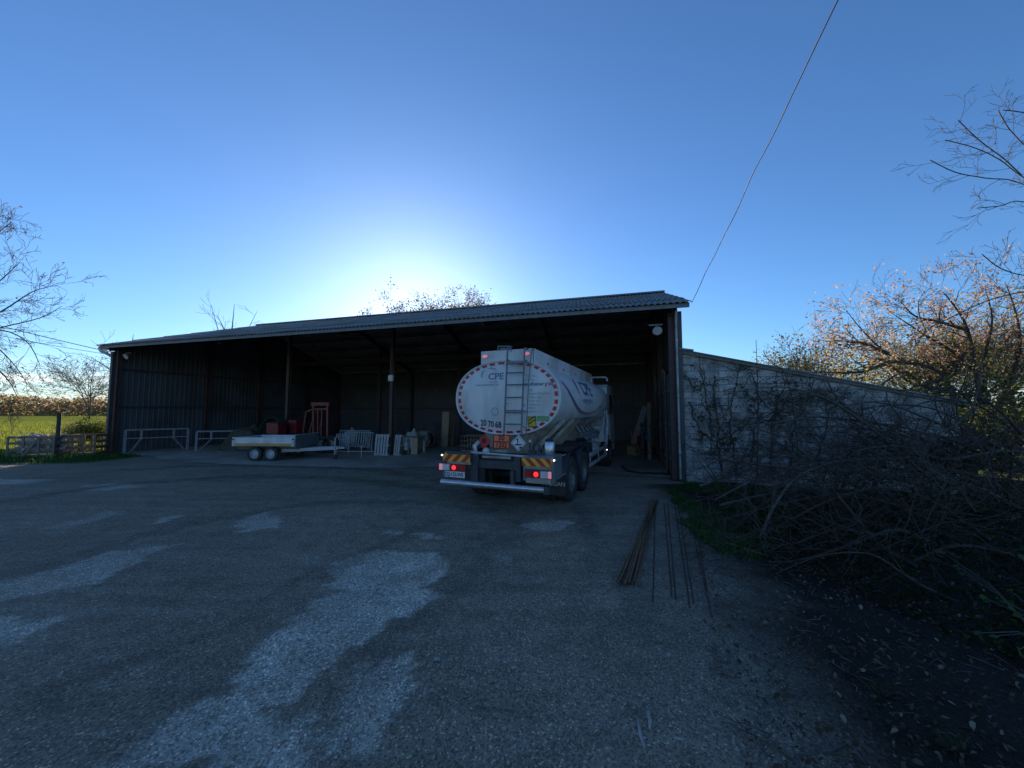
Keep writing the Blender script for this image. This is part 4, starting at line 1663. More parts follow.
diamond(484.0, 441.5, .165, ['red_film', 'chevron_red', 'ink_black'], False)
diamond(518.3, 443.0, .175, ['white_paint', 'ink_grey', 'ink_black'], True)

# canister on the right lamp box, small valves
cn_ = MB()
x, z = T(551, 460, .45)
cn_.lathe([(0, 0), (.10, 0), (.11, .02), (.115, .10), (.11, .24), (.085, .275), (0, .275)], 20, 0, Matrix.Translation((x - .02, .42, ZC + .112)))
cn_.lathe([(.09, .276), (.095, .30), (.05, .34), (0, .345)], 16, 1, Matrix.Translation((x - .02, .42, ZC + .112)))
cn_.build('canister', ['aluminium', 'black_plastic'], truck, smooth=True, auto=40)
vl = MB()
for px in (530, 534, 539, 544):
    x, z = T(px, 456, .45)
    vl.tube([(x, .45, ZC + .10), (x, .45, ZC + .26 + .08 * random.random())], .022, 8)
    vl.box((x, .45, ZC + .16), (.08, .06, .05))
vl.build('valve', 'black_steel', truck)
wx, wz = T(530, 441, .3)
vw = MB()
vw.tube([(wx, .3, wz), (wx, .3, ZC + .05)], .02, 8)
vw.box((wx, .3, wz), (.04, .04, .05), 1)
vw.build('valve_post', ['black_steel', 'white_paint'], truck)

# beige cradles and skirts between tank and frame
cr_ = MB()
for yc, th in ((1.25, .05), (2.25, .05), (3.6, .05), (5.2, .05), (6.8, .05)):
    cr_.prism([(-.50, 1.16), (.50, 1.16), (1.05, 1.90), (.75, 1.70), (.0, 1.60), (-.75, 1.70), (-1.05, 1.90)], yc, yc + th)
cr_.prism([(-.50, 1.16), (.50, 1.16), (.62, 1.68), (-.62, 1.68)], .95, 2.9)
for yc in (1.05, 2.0):
    cr_.bar((.55, yc - .35, 1.16), (1.12, yc + .45, 1.93), .06, .10)
cr_.build('tank_cradle', 'beige_steel', truck)
ft = MB()
ft.tube([(1.0, 4.0, 1.42), (1.0, 6.8, 1.42)], .07, 10)
for k in range(5):
    ft.tube([(.7, 4.3 + k * .55, 1.75), (.95, 4.3 + k * .55, 1.42), (1.08, 4.35 + k * .55, 1.30)], .05, 8)
    ft.lathe([(0, 0), (.08, 0), (.08, .05), (0, .05)], 12, 0, Matrix.Translation((1.08, 4.35 + k * .55, 1.30)) @ Matrix.Rotation(R(90), 4, 'Y'))
ft.build('pipework', 'grey_steel', truck, smooth=True, auto=40)
cb_ = MB()
cb_.box((1.0, 6.85, 1.32), (.45, .55, .55))
cb_.tube([(1.12, 6.2, 1.2), (1.2, 6.5, 1.5), (1.2, 7.0, 2.0), (1.15, 7.2, 2.2)], .035, 8)
cb_.build('pump_cabinet', 'white_dirty', truck, bevel=.02)


# wheels
def wheel(x, y, dual, sg):
    r = .525
    root = MB()
    M = Matrix.Translation((x, y, r)) @ Matrix.Rotation(R(90) * sg, 4, 'Y')
    tyres = [0, -.34] if dual else [0]
    for o_ in tyres:
        prof = [(.30, .12 + o_), (.42, .155 + o_), (.50, .145 + o_), (.525, .115 + o_), (.525, .04 + o_), (.512, .035 + o_), (.512, .02 + o_), (.525, .015 + o_), (.525, -.015 + o_), (.512, -.02 + o_), (.512, -.035 + o_), (.525, -.04 + o_), (.525, -.115 + o_), (.50, -.145 + o_), (.42, -.155 + o_), (.30, -.12 + o_)]
        root.lathe(prof, 40, 0, M)
    o = root.build('wheel', 'tyre_rubber', truck, smooth=True, auto=35)
    rm = MB()
    if dual:
        rp_ = [(.30, .125), (.285, .13), (.27, .08), (.24, -.02), (.17, -.05), (.165, .03), (.15, .075), (.09, .085), (0, .087)]
    else:
        rp_ = [(.30, .125), (.285, .13), (.27, .06), (.24, .10), (.19, .14), (.13, .15), (.10, .19), (0, .20)]
    rm.lathe(rp_, 32, 0, M)
    for k in range(10):
        a = 2 * math.pi * k / 10
        q = M @ Vector((.205 * math.cos(a), .205 * math.sin(a), -.035 if dual else .13))
        rm.lathe([(.016, 0), (.016, .04), (0, .045)], 8, 0, Matrix.Translation(q) @ Matrix.Rotation(R(90) * sg, 4, 'Y'))
    rm.build('rim', 'rim_paint', o, smooth=True, auto=40)


WY = [1.78, 3.15, 7.9]
for y in WY[:2]:
    wheel(1.12, y, True, 1)
    wheel(-1.12, y, True, -1)
wheel(1.10, WY[2], False, 1)
wheel(-1.10, WY[2], False, -1)
for sg in (-1, 1):
    for y in WY[:2]:
        mg = MB()
        P = []
        for j in range(15):
            a = R(8 + 164 * j / 14)
            P.append((y + .64 * math.cos(a), .56 + .62 * math.sin(a)))
        vs = []
        for py, pz in P:
            vs += [(sg * .74, py, pz), (sg * 1.27, py, pz)]
        mg.add(vs, [(2 * j, 2 * j + 1, 2 * j + 3, 2 * j + 2) for j in range(14)])
        mg.build('mudguard', 'black_plastic', truck, smooth=True, solid=.02)
    f_ = MB()
    fx0, fx1 = (.72, 1.27) if sg > 0 else (-1.27, -.72)
    f_.box(((fx0 + fx1) / 2, 1.10, .50), (fx1 - fx0, .02, .48), 0)
    for zz in (.40, .62):
        f_.box(((fx0 + fx1) / 2, 1.087, zz - .1), (fx1 - fx0 - .02, .006, .012), 0)
    if sg > 0:
        f_.text('MEGAN', .13, lambda a, b: ((fx0 + fx1) / 2 + .04 + a, 1.082, .47 + b), 1, 'CENTER', bold=.003)
    f_.build('mudflap', ['black_plastic', 'white_dirty'], truck)
    # side boxes and rails between the axles
    bx_ = MB()
    bx_.box((sg * 1.02, 4.15, .98), (.42, .55, .42))
    bx_.build('tool_box', 'black_plastic', truck, bevel=.02)
    bx_ = MB()
    bx_.lathe([(0, 0), (.24, 0), (.26, .03), (.26, .9), (.24, .93), (0, .93)], 20, 0, Matrix.Translation((sg * .95, 4.9, .88)) @ Matrix.Rotation(R(-90), 4, 'X'))
    bx_.build('fuel_tank', 'aluminium_matt', truck, smooth=True, auto=40)
    rl = MB()
    for zz in (.56, .86):
        rl.box((sg * 1.24, 5.55, zz), (.03, 3.2, .11))
    for yy in (4.2, 5.6, 6.9):
        rl.box((sg * 1.21, yy, .72), (.03, .06, .5))
    rl.build('side_guard', 'aluminium_matt', truck, bevel=.005)
    sbk = MB()
    sbk.box((sg * 1.05, 1.78, 1.24), (.46, 1.0, .04))
    sbk.box((sg * 1.05, 3.15, 1.24), (.46, 1.0, .04))
    sbk.build('mudguard_top', 'black_plastic', truck)
    sd = MB()
    M = Matrix.Translation((sg * 1.27, 4.05, 1.0)) @ Matrix.Rotation(R(90) * sg, 4, 'Y')
    sd.lathe([(.02, -.02), (.02, .01), (0, .015)], 8, 0, Matrix.Translation((sg * 1.26, 7.05, .72)) @ Matrix.Rotation(R(90), 4, 'X'))
    sd.build('side_lamp', 'lamp_white_lit', truck)
for zz in (.95, 1.2):
    pass
bd_ = MB()
for zz in (ZC - .36, ZC + .06):
    bd_.tube([(1.262, .74, zz), (1.262, 1.12, zz - .01)], .012, 6)
bd_.build('box_stay', 'aluminium_matt', truck)

# cab
cab = MB()
side = [(7.62, .75), (7.62, 3.02), (7.85, 3.16), (8.9, 3.14), (9.35, 2.55), (9.55, 1.85), (9.62, .55), (8.50, .55), (8.46, .95), (8.2, 1.16), (7.9, 1.2), (7.66, 1.12)]
MR = Matrix(((0, 1, 0, 0), (1, 0, 0, 0), (0, 0, 1, 0), (0, 0, 0, 1)))
cab.prism(side, -1.20, 1.20, 0, MR)
cab.build('cab', 'white_paint', truck, bevel=.05)
gl = MB()
gl.box((0, 7.612, 2.5), (1.2, .02, .5))
gl.build('rear_window', 'glass_dark', truck, bevel=.004)
for sg in (-1, 1):
    gl = MB()
    gl.prism([(8.15, 2.0), (8.15, 2.78), (8.82, 2.78), (9.18, 2.4), (9.3, 2.0)], sg * 1.195, sg * 1.212, 0, MR)
    d = gl.build('side_window', 'glass_dark', truck)
    gl = MB()
    gl.prism([(8.08, 1.0), (8.08, 1.96), (9.36, 1.96), (9.42, 1.0)], sg * 1.20, sg * 1.213, 0, MR)
    d = gl.build('door', 'white_paint', truck)
    g2 = MB()
    g2.box((sg * 1.225, 8.25, 1.75), (.03, .16, .04))
    g2.build('handle', 'black_plastic', d)
    mr = MB()
    mr.tube([(sg * 1.18, 9.2, 2.72), (sg * 1.42, 9.3, 2.72), (sg * 1.42, 9.3, 1.95), (sg * 1.18, 9.25, 1.95)], .02, 6)
    mr.box((sg * 1.43, 9.25, 2.42), (.22, .09, .42))
    mr.box((sg * 1.43, 9.25, 2.08), (.20, .09, .2))
    mr.build('mirror', 'black_plastic', truck, bevel=.02)
    st_ = MB()
    for zz in (.5, .85):
        st_.box((sg * 1.12, 8.75, zz), (.2, .45, .05))
    st_.build('step', 'black_steel', truck)
ws = MB()
ws.prism([(-1.08, 0), (1.08, 0), (1.02, .68), (-1.02, .68)], 0, .015, 0, Matrix.Translation((0, 9.555, 1.88)) @ Matrix.Rotation(R(18), 4, 'X'))
ws.build('windscreen', 'glass_dark', truck)
df = MB()
df.tube([(.15, 7.75, 3.14), (.15, 7.75, 3.44), (1.12, 7.75, 3.44), (1.20, 7.75, 3.38), (1.20, 7.75, 3.28)], .035, 8)
df.tube([(-.15, 7.75, 3.14), (-.15, 7.75, 3.44), (-1.12, 7.75, 3.44), (-1.20, 7.75, 3.38)], .035, 8)
df.build('roof_bar', 'white_paint', truck, smooth=True, auto=40)
# end of the walkway box with folded steps behind the cab
fs_ = MB()
fs_.box((.70, 7.25, 3.12), (.08, .26, .55))
fs_.box((.82, 7.1, 3.0), (.25, .5, .04))
fs_.build('walkway_step', 'white_paint', truck, bevel=.01)
pk = MB()
pk.tube([(1.24, 6.9, 1.0), (1.26, 7.2, 1.7), (1.2, 7.35, 2.3)], .03, 8)
pk.tube([(1.24, 7.15, .9), (1.26, 7.4, 1.7), (1.2, 7.5, 2.2)], .03, 8)
pk.build('access_rail', 'aluminium_matt', truck)

# black hose on the ground towards the wall
hs = MB()
hp_ = [G(622, 467), G(627, 472), G(640, 474.5), G(655, 475), G(670, 475), G(680, 477), G(688, 480)]
out = []
for i in range(len(hp_) - 1):
    for k in range(6):
        out.append(hp_[i].lerp(hp_[i + 1], k / 6) + Vector((0, .04 * math.sin(i * 2 + k), .045)))
hs.tube(out, .038, 8)
tag(hs.build('hose', 'cable_black', smooth=True), 'black delivery hose lying across the barn entrance beside the lorry', 'hose')

# ------------------------------------------------------------------ two-axle flat trailer
p0 = G(231.5, 461)
p1 = G(294, 461.5)
trl = thing('flat_trailer', 'small twin axle flatbed trailer with pale drop sides parked before the machinery', 'trailer', (p0.x, p0.y, 0), math.atan2(p1.y - p0.y, p1.x - p0.x))
TL_ = (p1 - p0).length
TWd = 1.75
b = MB()
b.box((TL_ / 2, TWd / 2, .62), (TL_ - .05, TWd - .1, .06))
for y in (.35, TWd - .35):
    b.box((TL_ / 2, y, .54), (TL_ - .1, .07, .12))
b.build('bed', 'timber_grey', trl)
for nm, c, s in (('drop_side', (TL_ / 2, -.0, .82), (TL_, .035, .36)), ('drop_side', (TL_ / 2, TWd, .82), (TL_, .035, .36)), ('tailboard', (.0, TWd / 2, .82), (.035, TWd - .08, .36))):
    b = MB()
    b.box(c, s, 0)
    if nm == 'drop_side':
        sg = -1 if c[1] < 1 else 1
        for k in range(4):
            b.box((TL_ / 2, c[1] + sg * .022, .70 + k * .085), (TL_ - .14, .012, .05), 0)
        b.box((TL_ / 2, c[1] + sg * .036, .695), (TL_ - .22, .014, .11), 1)
        for x in (.06, TL_ - .06):
            b.box((x, c[1] + sg * .03, .82), (.10, .03, .38), 2)
            b.box((x, c[1] + sg * .05, .93), (.08, .02, .06), 3)
    o = b.build(nm, ['white_paint', 'ochre_strip', 'white_dirty', 'black_steel'], trl, bevel=.004)
b = MB()
b.box((TL_ + .02, TWd / 2, .83), (.035, TWd, .54), 0)
for k in range(4):
    b.box((TL_ + .042, TWd / 2, .68 + k * .115), (.01, TWd - .1, .06), 0)
b.box((TL_ + .02, TWd / 2, 1.115), (.07, TWd + .04, .035), 1)
b.build('headboard', ['grey_steel', 'aluminium_matt'], trl, bevel=.004)
b = MB()
b.bar((TL_ * .72, .3, .42), (TL_ + 1.45, TWd / 2 - .04, .50), .07, .14, 0)
b.bar((TL_ * .72, TWd - .3, .42), (TL_ + 1.45, TWd / 2 + .04, .50), .07, .14, 0)
b.bar((TL_ + 1.4, TWd / 2, .50), (TL_ + 1.75, TWd / 2, .50), .08, .08, 0)
b.build('drawbar', 'galvanised', trl)
b = MB()
b.tube([(TL_ + 1.35, TWd / 2 - .1, .95), (TL_ + 1.35, TWd / 2 - .1, .22)], .03, 8)
b.tube([(TL_ + 1.35, TWd / 2 - .1, .95), (TL_ + 1.45, TWd / 2 - .1, 1.0)], .012, 6)
j = b.build('jockey_stand', 'galvanised', trl)
b = MB()
b.lathe([(0, -.035), (.10, -.035), (.115, -.02), (.115, .02), (.10, .035), (0, .035)], 16, 0, Matrix.Translation((TL_ + 1.35, TWd / 2 - .1, .115)) @ Matrix.Rotation(R(90), 4, 'X'))
b.build('wheel', 'tyre_rubber', j, smooth=True, auto=40)
hx = [(256 - 231.5) / 62.5 * TL_, (272 - 231.5) / 62.5 * TL_]
for sg, y in ((-1, -.02), (1, TWd + .02)):
    for x in hx:
        M = Matrix.Translation((x, y + sg * .02, .31)) @ Matrix.Rotation(R(90), 4, 'X') @ Matrix.Scale(-sg, 4, (0, 0, 1))
        b = MB()
        b.lathe([(.18, .08), (.24, .10), (.30, .085), (.31, .05), (.31, -.05), (.30, -.085), (.24, -.10), (.18, -.08)], 28, 0, M)
        wv = b.build('wheel', 'tyre_rubber', trl, smooth=True, auto=40)
        b = MB()
        b.lathe([(.185, .082), (.17, .085), (.155, .03), (.10, .05), (.07, .08), (0, .085)], 24, 0, M)
        b.build('rim', 'galvanised', wv, smooth=True, auto=40)
    b = MB()
    b.box(((hx[0] + hx[1]) / 2, y + sg * .0, .635), (1.45, .26, .012))
    b.build('mudguard', 'black_plastic', trl)
b = MB()
for x in hx:
    b.tube([(x, 0, .31), (x, TWd, .31)], .03, 8)
b.build('axle', 'galvanised', trl)

# ------------------------------------------------------------------ galvanised frames by the left wall
def frame_barrier(label, pa, pb, h=1.15, group=None, legs=(0, .24, .76, 1)):
    d = pb - pa
    t = thing('barrier_frame', label, 'barrier', (pa.x, pa.y, 0), math.atan2(d.y, d.x), group)
    ln = d.length
    b = MB()
    b.box((ln / 2, 0, h - .04), (ln, .07, .08))
    b.box((ln / 2, 0, h * .62), (ln - .05, .04, .05))
    b.build('rail', 'painted_frame', t)
    for q in legs:
        b = MB()
        if q in (0, 1):
            b.box((ln * q, 0, h / 2), (.11, .08, h - .09))
            b.build('leg', 'painted_frame', t)
        else:
            b.box((ln * q, .02, h * .76), (.09, .06, h * .42))
            b.bar((ln * q, .02, h * .58), (ln * (.08 if q < .5 else .96), -.25 if q < .5 else .1, .03), .08, .06)
            b.build('brace_leg', 'painted_frame', t)
    return t


frame_barrier('long galvanised barrier frame with slanting braces against the left wall', G(124, 454), G(187, 450.5), 1.22)
frame_barrier('second galvanised barrier frame, half hidden beside the red brown post', G(196, 452), G(246, 450.5), 1.10, legs=(0, .28, 1))

# ------------------------------------------------------------------ red farm machines behind the trailer
D0 = 19.6


def Bp(px, py, depth):
    return at(px, py, depth)


im = thing('farm_machine', 'red farm implement with tall square mast behind the trailer', 'farm machine', (0, 0, 0))
b = MB()
q = [at(311, 403, 20), at(329, 403, 20)]
for px in (313.5, 327.5):
    b.bar(at(px, 438, 20), at(px, 402.5, 20), .09, .09)
b.bar(at(311.5, 404, 20), at(329.5, 404, 20), .12, .16)
b.bar(at(313.5, 409, 20), at(328, 409, 20), .07, .07)
b.bar(at(321, 437, 20), at(322, 409, 20), .05, .05)
b.bar(at(317.5, 437, 20), at(318, 409, 20), .05, .05)
b.build('mast', 'red_faded', im)
b = MB()
for x0, y0, x1, y1 in ((303, 434, 306, 412), (306, 412, 313, 409), (308, 436, 313, 420)):
    b.bar(at(x0, y0, 19.8), at(x1, y1, 19.8), .05, .05)
    b.bar(at(x0, y0, 19.8) + BV * .6, at(x1, y1, 19.8) + BV * .6, .05, .05)
b.build('linkage', 'red_faded', im)
b = MB()
c = at(295.5, 424, 19.8)
b.box((c.x, c.y, c.z), (.50, .42, .40), rot=Matrix.Rotation(BROT, 3, 'Z'))
b.prism([(-.2, -.45), (.2, -.45), (.25, -.2), (-.25, -.2)], -.18, .18, 0, Matrix.Translation(c) @ Matrix.Rotation(BROT, 4, 'Z'))
b.build('hopper', 'red_machine', im, bevel=.02)
b = MB()
a_, c_ = at(286, 436, 19.9), at(332, 438, 19.9)
b.bar((a_.x, a_.y, .72), (c_.x, c_.y, .72), .14, .14)
b.bar((a_.x + .2, a_.y + .8, .72), (c_.x + .2, c_.y + .8, .72), .14, .14)
for k in range(5):
    p_ = Vector((a_.x, a_.y, .72)).lerp(Vector((c_.x, c_.y, .72)), .1 + .2 * k)
    b.bar(p_, p_ + Vector((.1, .85, 0)), .08, .08)
    b.tube([p_, p_ + Vector((-.05, -.15, -.3)), p_ + Vector((.02, .05, -.70))], .03, 6)
b.build('frame', 'red_machine', im)
for px in (322.5, 331):
    c = at(px, 441, 19.5)
    b = MB()
    b.lathe([(.25, .10), (.38, .10), (.44, .05), (.44, -.05), (.38, -.10), (.25, -.10)], 24, 0, Matrix.Translation((c.x, c.y, .44)) @ Matrix.Rotation(R(90), 4, 'X'))
    b.lathe([(.0, .04), (.25, .04), (.25, -.04), (0, -.04)], 18, 1, Matrix.Translation((c.x, c.y, .44)) @ Matrix.Rotation(R(90), 4, 'X'))
    b.build('wheel', ['tyre_rubber', 'timber_pale'], im, smooth=True, auto=40)

sd_ = thing('seed_drill', 'red boxed farm machine with green guard standing behind the trailer bed', 'farm machine', at(276, 440, 19.2).xy.to_3d(), BROT)
b = MB()
b.box((0, 0, 1.28), (.74, .5, .52))
b.prism([(-.37, 1.02), (.37, 1.02), (.22, .78), (-.22, .78)], -.22, .22)
b.box((0, -.0, 1.555), (.80, .56, .03))
b.build('hopper', 'red_machine', sd_, bevel=.02)
b = MB()
b.box((.0, .0, .72), (1.3, .9, .12))
for sx_ in (-.6, .6):
    b.box((sx_, 0, .40), (.1, .8, .62))
b.build('frame', 'black_steel', sd_)
b = MB()
P = []
for j in range(9):
    a = R(10 + 160 * j / 8)
    P += [(-.75 + .75 * math.cos(a), .35, 1.05 + .75 * math.sin(a)), (-.75 + .75 * math.cos(a), .85, 1.05 + .75 * math.sin(a))]
b.add(P, [(2 * j, 2 * j + 1, 2 * j + 3, 2 * j + 2) for j in range(8)])
b.build('guard', 'green_machine', sd_, solid=.02)
b = MB()
for sx_ in (-.75, .55):
    b.lathe([(.2, .08), (.38, .09), (.42, .05), (.42, -.05), (.38, -.09), (.2, -.08)], 24, 0, Matrix.Translation((sx_, -.35, .42)) @ Matrix.Rotation(R(90), 4, 'X'))
    o = b.build('wheel', 'tyre_rubber', sd_, smooth=True, auto=40)
    b = MB()

# olive tarpaulin heap at the left
hp = MB()
c0 = at(250, 440, 21.0)
nx_, ny_ = 28, 16
vs = []
for j in range(ny_ + 1):
    for i in range(nx_ + 1):
        u_, v_ = -1 + 2 * i / nx_, -1 + 2 * j / ny_
        h = max(0, 1 - abs(u_) ** 3) * max(0, 1 - abs(v_) ** 3)
        z = h ** .5 * (1.25 + .35 * noise.noise(Vector((u_ * 2.2, v_ * 2, 0))) + .10 * noise.noise(Vector((u_ * 7, v_ * 7, 2)))) + .02
        p_ = Vector((u_ * 1.25, v_ * .8, z))
        vs.append(p_)
hp.add(vs, [(j * (nx_ + 1) + i, j * (nx_ + 1) + i + 1, (j + 1) * (nx_ + 1) + i + 1, (j + 1) * (nx_ + 1) + i) for j in range(ny_) for i in range(nx_)])
tag(hp.build('covered_heap', 'olive_tarp', smooth=True, loc=(c0.x, c0.y, 0), rotz=BROT), 'long heap under an olive tarpaulin left of the red machines', 'tarpaulin')

# ------------------------------------------------------------------ galvanised hurdles
def hurdle(label, pa, pb, h=1.0, n=9, lean_=0.0, group='galvanised hurdles stored in the barn'):
    d = pb - pa
    t = thing('livestock_hurdle', label, 'hurdle', (pa.x, pa.y, 0), math.atan2(d.y, d.x), group)
    ln = d.length
    y = lambda z: lean_ * z / h
    b = MB()
    b.tube([(0, y(.05), .05), (0, y(h), h), (ln, y(h), h), (ln, y(.05), .05)], .030, 8)
    b.tube([(0, y(.28), .28), (ln, y(.28), .28)], .020, 8)
    b.build('frame', 'galvanised', t, smooth=True, auto=40)
    b = MB()
    for k in range(1, n):
        x = ln * k / n
        b.tube([(x, y(.28), .28), (x, y(h), h)], .019, 6)
    b.build('bars', 'galvanised', t)
    b = MB()
    for x in (.0, ln):
        b.tube([(x, -.28, .02), (x, .28, .02)], .02, 6)
    b.build('feet', 'galvanised', t)
    return t


hurdle('near galvanised hurdle with close upright bars right of the trailer drawbar', G(335, 453.5), G(348, 454), .98, 7, .1)
hurdle('middle galvanised hurdle standing left of the white slatted pallet', G(348.5, 452), G(371, 453), 1.02, 10, .12)
hurdle('third galvanised hurdle close behind the other two in the shade', G(338, 450), G(368, 450.5), 1.05, 12, .15)
t = thing('trestle_stand', 'low galvanised stand of thin tubes before the hurdles', 'stand', G(336, 458), BROT * .3)
ln = (G(366, 459.5) - G(336, 458)).length
for x in (.0, ln * .72):
    b = MB()
    b.tube([(x, 0, .02), (x, .0, .55)], .022, 8)
    b.tube([(x - .1, 0, .52), (x + .1, 0, .52)], .022, 8)
    b.build('leg', 'galvanised', t)
b = MB()
b.tube([(0, 0, .30), (ln * 1.05, .05, .30)], .018, 8)
b.build('rail', 'galvanised', t)


def pallet(name, label, cat, a, b_, h, m, depth=.14, leanv=.12, n=5, vertical=True, group=None):
    d = b_ - a
    t = thing(name, label, cat, (a.x, a.y, 0), math.atan2(d.y, d.x), group)
    t.rotation_euler = (-leanv, 0, math.atan2(d.y, d.x))
    ln = d.length
    for k in range(n):
        mb = MB()
        if vertical:
            wv = ln / n
            mb.box((wv * (k + .5), 0, h / 2), (wv * .68, .022, h))
        else:
            wv = h / n
            mb.box((ln / 2, 0, wv * (k + .5)), (ln, .022, wv * .68))
        mb.build('board', m, t, bevel=.003)
    for q in (.06, .5, .94):
        mb = MB()
        if vertical:
            mb.box((ln / 2, depth / 2 + .012, h * q), (ln, depth - .03, .09))
        else:
            mb.box((ln * q, depth / 2 + .012, h / 2), (.09, depth - .03, h))
        mb.build('bearer', m, t)
    return t


pallet('pallet', 'white slatted pallet stood on end just left of the inner post', 'pallet', G(373.5, 455.5), G(387.5, 456), 1.02, 'white_timber', n=5)
pallet('pallet', 'narrow white slatted pallet on end just right of the inner post', 'pallet', G(393.0, 455.5), G(399.3, 456), 1.0, 'white_timber', n=3)
cr = thing('work_bench', 'plain open bench with beige side panel right of the white pallets', 'bench', G(400.5, 455), BROT * .6)
ln = (G(417, 455.5) - G(400.5, 455)).length
for x in (.03, ln * .45):
    for y in (.03, .75):
        b = MB()
        b.box((x, y, .40), (.06, .06, .80))
        b.build('leg', 'timber_grey', cr)
b = MB()
b.box((ln / 2, .38, .83), (ln, .85, .05))
b.build('top', 'timber_pale', cr)
b = MB()
b.box((ln * .80, .0, .42), (ln * .38, .04, .76))
b.build('side_panel', 'timber_pale', cr)
b = MB()
b.box((ln * .28, .05, .42), (ln * .2, .05, .35))
b.build('drawer', 'aluminium_matt', cr)

# cable reel, drum and boards in the depth of the barn
rl = thing('cable_reel', 'tan wooden cable drum with dark coil standing in the barn depth', 'cable drum', at(425, 440, 22).xy.to_3d(), BROT)
for y in (-.3, .3):
    b = MB()
    M = Matrix.Translation((0, y, .52)) @ Matrix.Rotation(R(90), 4, 'X')
    b.lathe([(0, -.03), (.52, -.03), (.52, .03), (0, .03)], 30, 0, M)
    b.build('flange', 'timber_brown', rl)
b = MB()
b.lathe([(.0, -.269), (.40, -.269), (.40, .269), (0, .269)], 26, 0, Matrix.Translation((0, 0, .52)) @ Matrix.Rotation(R(90), 4, 'X'))
b.build('coil', 'cable_black', rl, smooth=True, auto=40)
tb = thing('machine_vice', 'small pale metal machine on a pedestal before the dark cable drum', 'machine', at(424, 452, 19.6).xy.to_3d(), BROT)
b = MB()
b.lathe([(.0, 0), (.2, 0), (.2, .04), (.06, .10), (.06, .62), (.12, .66), (.0, .66)], 18)
b.build('pedestal', 'aluminium_matt', tb, smooth=True, auto=40)
b = MB()
b.box((0, 0, .76), (.55, .3, .18))
b.lathe([(0, -.2), (.14, -.2), (.14, .2), (0, .2)], 16, 0, Matrix.Translation((.05, 0, .98)) @ Matrix.Rotation(R(90), 4, 'Y'))
b.build('head', 'grey_steel', tb, bevel=.01)
for lab, px0, px1, top, dep, leanv, m in (
        ('tall plywood board leaning upright in the middle of the barn', 441.0, 448.5, 411.5, 23.0, .08, 'timber_pale'),
        ('brown plank board leaning right of the tall plywood board', 449.0, 453.5, 415, 23.4, .14, 'timber_brown')):
    a, c = at(px0, 440, dep), at(px1, 440, dep)
    hh = at(px0, top, dep).z
    wd = (c - a).length
    b = MB()
    b.box((wd / 2, 0, hh / 2), (wd, .03, hh))
    b.box((wd / 2, .022, hh * .8), (wd * .9, .014, .08))
    b.box((wd / 2, .022, hh * .3), (wd * .9, .014, .08))
    o = b.build('board', m)
    o.location = (a.x, a.y, 0)
    o.rotation_euler = (-leanv, 0, BROT)
    tag(o, lab, 'board')
for lab, px, py, dep, s, m in (
        ('grey sack slumped left of the cable drum', 413, 434, 22, (.40, .3, .62), 'white_dirty'),
        ('pale feed sack lying between bench and cable drum', 407, 436, 22.5, (.34, .26, .5), 'beige_steel'),
        ('light sack in the shade behind the galvanised hurdles', 351, 434, 24, (.5, .35, .6), 'white_dirty')):
    c = at(px, py, dep)
    b = MB()
    vs, n1, n2 = [], 14, 9
    for j in range(n2 + 1):
        for i in range(n1):
            th, ph = 2 * math.pi * i / n1, math.pi * j / n2
            v_ = Vector((math.sin(ph) * math.cos(th), math.sin(ph) * math.sin(th), -math.cos(ph)))
            k = 1 + .18 * noise.noise(v_ * 2.2 + Vector((px, 0, 0)))
            e_ = lambda w: math.copysign(abs(w) ** .7, w)
            vs.append((e_(v_.x) * s[0] * k, e_(v_.y) * s[1] * k, max(.0, (e_(v_.z) * .5 + .5) * s[2] * 1.5 * k)))
    b.add(vs, [(j * n1 + i, j * n1 + (i + 1) % n1, (j + 1) * n1 + (i + 1) % n1, (j + 1) * n1 + i) for j in range(n2) for i in range(n1)])
    b.tube([(0, 0, s[2] * 1.45), (.03, .02, s[2] * 1.62), (.1, .03, s[2] * 1.75)], [.10, .06, .13], 8)
    tag(b.build('sack', m, smooth=True, loc=(c.x, c.y, 0)), lab, 'sack')
wc = thing('wire_crate', 'small wire crate on the floor left of the lorry', 'crate', at(461, 446, 20).xy.to_3d(), BROT)
b = MB()
for z in (.1, .35, .6, .85):
    b.tube([(0, 0, z), (1.1, 0, z), (1.1, .8, z), (0, .8, z), (0, 0, z)], .016, 5)
for k in range(7):
    for y in (0, .8):
        b.tube([(1.1 * k / 6, y, .1), (1.1 * k / 6, y, .85)], .012, 5)
b.build('mesh', 'timber_pale', wc)
b = MB()
b.box((.55, .4, .07), (1.1, .8, .1))
b.build('base', 'timber_brown', wc)

# things along the right wall of the barn
dm = thing('oil_drum', 'dark red oil drum at the right inside wall of the barn', 'drum', B(BLEN - .75, 7.4, 0), 0)
b = MB()
b.lathe([(0, 0), (.29, 0), (.29, .28), (.305, .30), (.29, .32), (.29, .56), (.305, .58), (.29, .60), (.29, .86), (.30, .88), (.27, .88), (.27, .86), (0, .86)], 28)
b.build('shell', 'red_machine', dm, smooth=True, auto=35)
b = MB()
b.lathe([(.04, .86), (.04, .89), (0, .89)], 12, 0, Matrix.Translation((.15, .05, 0)))
b.build('cap', 'black_steel', dm)
pr = thing('hand_cart', 'orange hand cart with two wheels standing inside the barn entrance', 'cart', at(638, 452, 19.5).xy.to_3d(), BROT + .4)
b = MB()
b.tube([(-.22, 0, .25), (-.22, .35, 1.15), (.22, .35, 1.15), (.22, 0, .25)], .02, 8)
for z in (.45, .75, .95):
    b.tube([(-.22, (z - .25) * .39, z), (.22, (z - .25) * .39, z)], .016, 6)
b.box((0, -.12, .2), (.5, .35, .03))
b.build('frame', 'orange_film', pr)
